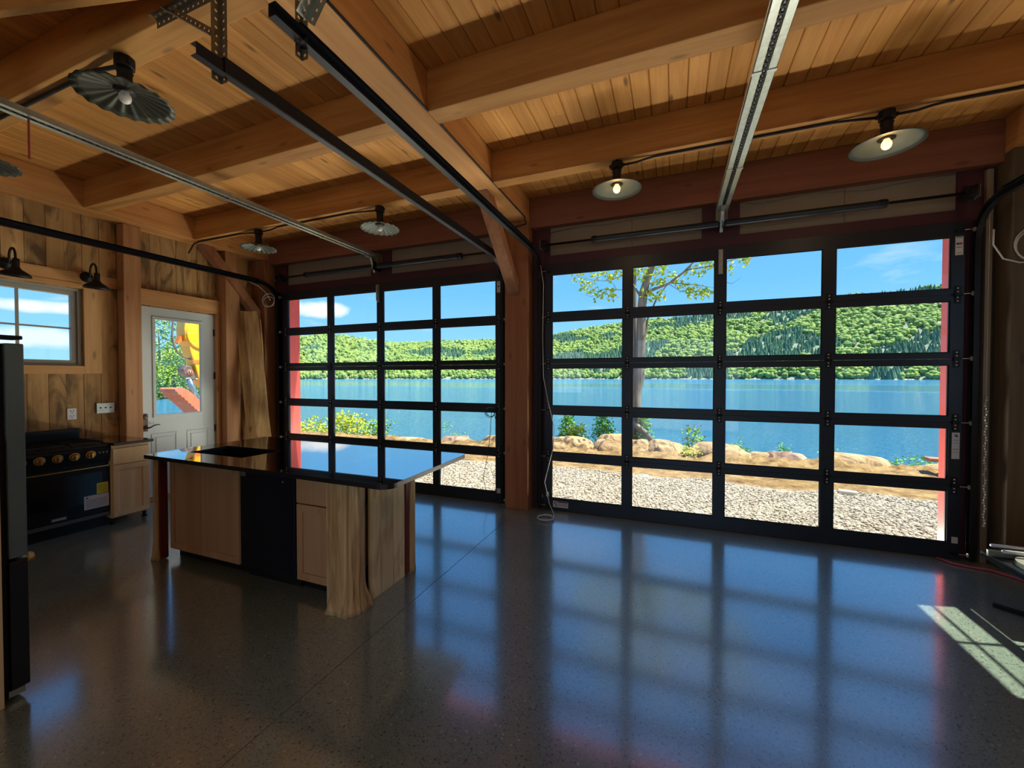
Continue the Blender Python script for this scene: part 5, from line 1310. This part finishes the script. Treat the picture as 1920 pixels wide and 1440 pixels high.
shrub(0.45, 10.25, -0.15, 0.26, 0.52, 'pale bush between the two long boulders', 'leaf_g', 300, 0.07)
shrub(0.36, 9.35, -0.18, 0.20, 0.22, 'low yellow-green tuft in front of the boulders', 'leaf_y', 160, 0.06)
shrub(1.45, 10.35, -0.25, 0.24, 0.38, 'small sapling behind the long flat boulder', 'leaf_s', 110, 0.06, True)
shrub(2.15, 10.3, -0.30, 0.30, 0.36, 'low green growth behind the split dark rock', 'leaf_s', 130, 0.06)
shrub(3.05, 10.1, -0.30, 0.24, 0.40, 'green growth between the split rock and the rightmost boulder', 'leaf_s', 120, 0.06)
shrub(4.30, 9.95, -0.25, 0.60, 0.22, 'low green weeds by the stacked timbers at the right edge', 'leaf_s', 220, 0.06)
shrub(-12.2, 10.6, -0.75, 1.5, 0.75, 'low bright bush leftmost in the left garage door', 'leaf_y', 1000, 0.10)
shrub(-9.9, 10.4, -0.70, 0.95, 0.98, 'large bright yellow-green bush in the left garage door', 'leaf_y', 1500, 0.10)
shrub(-8.55, 10.4, -0.60, 0.55, 0.75, 'bright bush just left of the long tan boulder', 'leaf_g', 520, 0.09)
shrub(-5.75, 10.0, -0.30, 0.35, 0.55, 'thin leafless-looking weeds between boulders in the left garage door', 'leaf_s', 90, 0.06)

M['rock'] = None
def rock_mat(name, c0, c1, c2):
    m, nt, N, L, b = newmat(name); tc = N.new('ShaderNodeTexCoord')
    n1 = N.new('ShaderNodeTexNoise'); n1.inputs['Scale'].default_value = 3.5; n1.inputs['Detail'].default_value = 9; n1.inputs['Distortion'].default_value = 0.8; L.new(tc.outputs['Object'], n1.inputs['Vector'])
    r = N.new('ShaderNodeValToRGB'); L.new(n1.outputs['Fac'], r.inputs[0]); e = r.color_ramp.elements
    e[0].position = 0.3; e[0].color = rgb(c0); e[1].position = 0.72; e[1].color = rgb(c2); k = e.new(0.5); k.color = rgb(c1)
    L.new(r.outputs[0], b.inputs['Base Color']); b.inputs['Roughness'].default_value = 0.9
    bp = N.new('ShaderNodeBump'); bp.inputs['Strength'].default_value = 0.9; bp.inputs['Distance'].default_value = 0.12; L.new(n1.outputs['Fac'], bp.inputs['Height']); L.new(bp.outputs[0], b.inputs['Normal'])
    return m
M['rock'] = rock_mat('tan_boulder', (104, 86, 68), (168, 142, 106), (196, 170, 130))
M['rock_d'] = rock_mat('dark_boulder', (92, 72, 68), (142, 116, 104), (180, 152, 130))
def boulder(x, y, z0, w, d, h, seed, label, mat='rock', skew=0.0):
    b = MB(); b.ico((0, 0, 0), 1.0, 4, (1, 1, 1), 0.0)
    for v in b.bm.verts:
        c = v.co.copy(); s = Vector((seed * 2.3, seed, seed * 0.7))
        k = 1 + 0.34 * noise.noise(c * 1.1 + s) + 0.17 * noise.noise(c * 2.6 + s) + 0.06 * noise.noise(c * 7 + s) + 0.02 * noise.noise(c * 18 + s)
        # faceted: clamp to a few planes
        c = c * k
        for pn, pd in ((Vector((0.3, -0.8, 0.5)), 0.80), (Vector((-0.7, -0.3, 0.6)), 0.82), (Vector((0.75, -0.2, 0.62)), 0.80), (Vector((0.05, 0.1, 1)), 0.84)):
            pn = (pn + 0.3 * Vector((noise.noise(s), noise.noise(s * 2), 0))).normalized(); dd = c.dot(pn)
            if dd > pd: c = c - pn * (dd - pd) * 0.8
        v.co = Vector((x + c.x * w / 2 * 1.1 + skew * c.z, y + c.y * d / 2, z0 + c.z * h))
    o = b.build('boulder', M[mat], smooth=True); return tag(o, label, 'boulder', 'boulders along the bank')
boulder(-2.35, 9.62, -0.10, 1.15, 0.8, 0.30, 1, 'wide tan boulder at the left side of the right garage door')
boulder(-1.20, 9.72, -0.10, 1.00, 0.9, 0.42, 2, 'tall pale boulder next to the tallest sapling')
boulder(-0.66, 9.70, -0.14, 0.55, 0.7, 0.36, 3, 'boulder half hidden at the foot of the tree')
boulder(-0.10, 9.60, -0.14, 0.82, 0.8, 0.37, 4, 'rounded tan boulder right of the tree')
boulder(0.95, 9.62, -0.14, 1.25, 0.8, 0.38, 5, 'long tan boulder in front of the centre stile of the right garage door')
boulder(2.18, 9.62, -0.18, 0.85, 0.7, 0.30, 6, 'dark reddish split rock', 'rock_d')
boulder(1.78, 9.75, -0.16, 0.6, 0.6, 0.22, 16, 'flat pale rock left of the dark split rock')
boulder(3.40, 9.60, -0.20, 1.15, 0.8, 0.34, 7, 'long pale boulder nearest the right side of the right garage door')
boulder(-6.75, 9.50, -0.40, 1.55, 0.9, 0.36, 8, 'long tan boulder in the third pane column of the left garage door')
boulder(-5.45, 9.60, -0.35, 1.05, 0.9, 0.42, 9, 'grey-brown boulder near the right side of the left garage door', 'rock_d')
boulder(-4.20, 9.60, -0.32, 1.15, 0.9, 0.48, 10, 'tan boulder at the right stile of the left garage door')
boulder(4.9, 9.7, -0.2, 1.0, 0.8, 0.25, 12, 'low boulder beyond the right edge of the right garage door')
tag(MB().prism([(2.27, 7.20), (2.47, 7.14), (2.50, 7.24), (2.30, 7.30)], 'z', -0.105, -0.045).build('concrete_block', plain('pale_concrete', (206, 204, 184), 0.9), bevel=0.008), 'pale concrete block lying on the gravel outside the right garage door', 'block')
t = thing('timber_bench', (4.45, 9.2, -0.1), 'reddish stacked timbers by the water at the right edge of the right garage door', 'timber')
M['red_timber'] = wood('reddish_timber', (150, 92, 70), (196, 132, 104), 'x', 0.7, 0.3)
MB().box(4.15, 9.10, 0.14, 5.1, 9.30, 0.20).build('plank', M['red_timber'], t, bevel=0.004)
MB().box(4.30, 9.00, 0.07, 5.1, 9.15, 0.11).build('plank', M['red_timber'], t, bevel=0.004)
for x in (4.45, 4.95): MB().box(x, 9.02, -0.14, x + 0.08, 9.28, 0.139).build('support', M['red_timber'], t)

# wooded headland seen through the entry door
M['leaf_far'] = foliage_mat('headland_leaves', [(92, 130, 62), (134, 168, 72), (166, 190, 86), (110, 150, 96)])
for i, (deg, dist, h, w, lb) in enumerate(((-64.6, 118, 14.5, 4.6, 'leftmost leafy tree on the wooded point, seen through the entry door glass'), (-62.4, 112, 17.0, 5.2, 'tallest leafy tree on the wooded point, seen through the entry door glass'),
                                         (-60.2, 120, 13.0, 4.6, 'leafy tree beside the excavator arm, seen through the entry door glass'), (-58.2, 126, 11.0, 4.8, 'rightmost leafy tree on the wooded point, behind the excavator'),
                                         (-63.4, 104, 6.5, 4.0, 'low round tree at the waterline of the wooded point'), (-61.2, 106, 6.0, 4.2, 'low yellow-green tree at the waterline beside the excavator link'))):
    x, y, _ = polar(R(deg), dist, 0); t = thing('headland_tree', (x, y, WZ), lb, 'tree', 'trees on the wooded point'); rg = random.Random(i + 40)
    v, f = [], []
    for k in range(210):
        zz = rg.random(); ww = w * math.sqrt(max(0.05, 1 - (zz - 0.45) ** 2 * 2.6)); a = rg.random() * 6.28; q = ww * math.sqrt(rg.random())
        leaves(v, f, (q * math.cos(a), q * math.sin(a), 0.5 + zz * (h - 0.5)), 0.7, 9, 0.55, rg)
    o = rawmesh('crown', v, f, M['leaf_far']); o.parent = t
    MB().tube([(x, y, WZ - 0.4), (x + 0.2, y, WZ + h * 0.5), (x - 0.1, y, WZ + h * 0.9)], [0.28, 0.2, 0.06], 8).build('trunk', M['bark'], t)
b = MB(); b.ico((-99.5, 54.5, WZ - 1.0), 1.0, 3, (17, 17, 1.1), 0.1, 1.5, 3); struct(b.build('headland', plain('headland_soil', (120, 116, 80), 0.95)))

# excavator outside the entry door
t = thing('excavator', (-10.4, 7.5, -0.1), 'yellow excavator with rusty toothed bucket, seen through the entry door glass', 'excavator')
M['cat'] = plain('construction_yellow', (246, 184, 20), 0.45); M['rust'] = plain('rusty_bucket_steel', (196, 120, 92), 0.7, 0.2, 0.15, 9); M['exgrey'] = plain('worn_grey_steel', (120, 108, 104), 0.5, 0.4)
M['exblue'] = plain('hydraulic_rod', (120, 150, 170), 0.25, 0.6); M['exorange'] = plain('orange_decal', (220, 120, 30), 0.5)
am = MB().prism([(5.56, 3.1), (5.42, 2.85), (5.385, 2.6), (5.40, 2.40), (5.47, 2.25), (5.50, 2.10), (5.55, 1.95), (5.66, 1.53), (5.80, 1.35), (5.95, 1.40), (6.05, 2.0), (6.3, 3.0), (6.1, 3.5), (5.8, 3.4)], 'x', -9.72, -9.42).build('stick', M['cat'], t, bevel=0.02)
MB().lathe([(0.0, 0.03), (0.30, 0.03), (0.315, 0.0), (0.0, 0.0)], (-9.419, 5.72, 2.5), (1, 0, 0), 32).build('pivot_cover', M['cat'], am, bevel=0.006)
MB().prism([(5.52, 1.955), (5.75, 1.97), (5.76, 1.90), (5.545, 1.88)], 'x', -9.4195, -9.41).build('decal', M['exorange'], am)
MB().prism([(5.30, 2.30), (5.36, 2.46), (5.42, 2.44), (5.40, 2.34)], 'x', -9.62, -9.50).build('bracket', M['exorange'], t)
MB().tube([(-9.5, 5.27, 3.0), (-9.5, 5.215, 2.71), (-9.5, 5.20, 2.42), (-9.5, 5.23, 2.25), (-9.5, 5.30, 2.10), (-9.5, 5.40, 2.02), (-9.5, 5.54, 1.98), (-9.5, 5.75, 1.96)], 0.018, 8).build('hydraulic_hose', M['exgrey'], t, smooth=True)
lk = MB().prism([(5.36, 1.76), (5.42, 1.84), (5.52, 1.83), (5.62, 1.54), (5.53, 1.54), (5.46, 1.62), (5.39, 1.66)], 'x', -9.66, -9.44).build('bucket_link', M['exgrey'], t, bevel=0.015)
MB().lathe([(0.0, 0.03), (0.022, 0.03), (0.024, 0.0)], (-9.44, 5.485, 1.70), (1, 0, 0), 20).build('pin', M['steel'], lk, smooth=True)
MB().lathe([(0.034, 0.02), (0.055, 0.02), (0.058, 0.0)], (-9.44, 5.485, 1.70), (1, 0, 0), 24).build('pin_ring', M['rust'], lk, smooth=True)
MB().tube([(-9.5, 5.50, 1.56), (-9.5, 5.60, 1.25), (-9.5, 5.80, 0.80)], 0.055, 12).build('hydraulic_cylinder', M['exblue'], t, smooth=True)
MB().tube([(-9.46, 5.42, 1.56), (-9.46, 5.48, 1.58), (-9.46, 5.58, 1.57), (-9.46, 5.70, 1.54)], 0.014, 8).build('hydraulic_hose', M['label'], t, smooth=True)
top = [(5.10, 1.355), (5.15, 1.385), (5.24, 1.385), (5.34, 1.33), (5.45, 1.23), (5.60, 1.07), (5.75, 0.90), (5.98, 0.60)]
bot = []; n = 13
for i in range(n):
    s = i / (n - 1); y = 5.84 - s * (5.84 - 5.13); z = 0.50 + s ** 0.9 * (1.31 - 0.50)
    bot += [(y, z), (y - 0.012, z - 0.025)]
MB().prism(top + bot, 'x', -9.78, -9.25).build('bucket', M['rust'], t, bevel=0.006)
MB().bar((-9.57, 5.98, 3.25), (-10.2, 7.2, 1.25), 0.30, 0.42, (0, 1, 0)).build('boom', M['cat'], t, bevel=0.03)
MB().box(-11.2, 6.9, 0.62, -9.75, 8.2, 1.30).build('house', M['cat'], t, bevel=0.05)
cb = MB().box(-11.15, 7.0, 1.305, -10.6, 7.8, 2.35).build('cab', M['cat'], t, bevel=0.04)
MB().box(-11.07, 6.995, 1.60, -10.68, 6.999, 2.25).build('cab_window', M['black'], cb)
MB().box(-10.85, 7.1, 0.40, -10.15, 7.95, 0.615).build('turret', M['exgrey'], t)
for x in (-11.28, -10.12):
    MB().prism(rounded([(6.86, -0.12), (8.25, -0.12), (8.25, 0.40), (6.86, 0.40)], [0.22] * 4, 6), 'x', x, x + 0.40).build('crawler_track', M['rubber'], t, bevel=0.01)
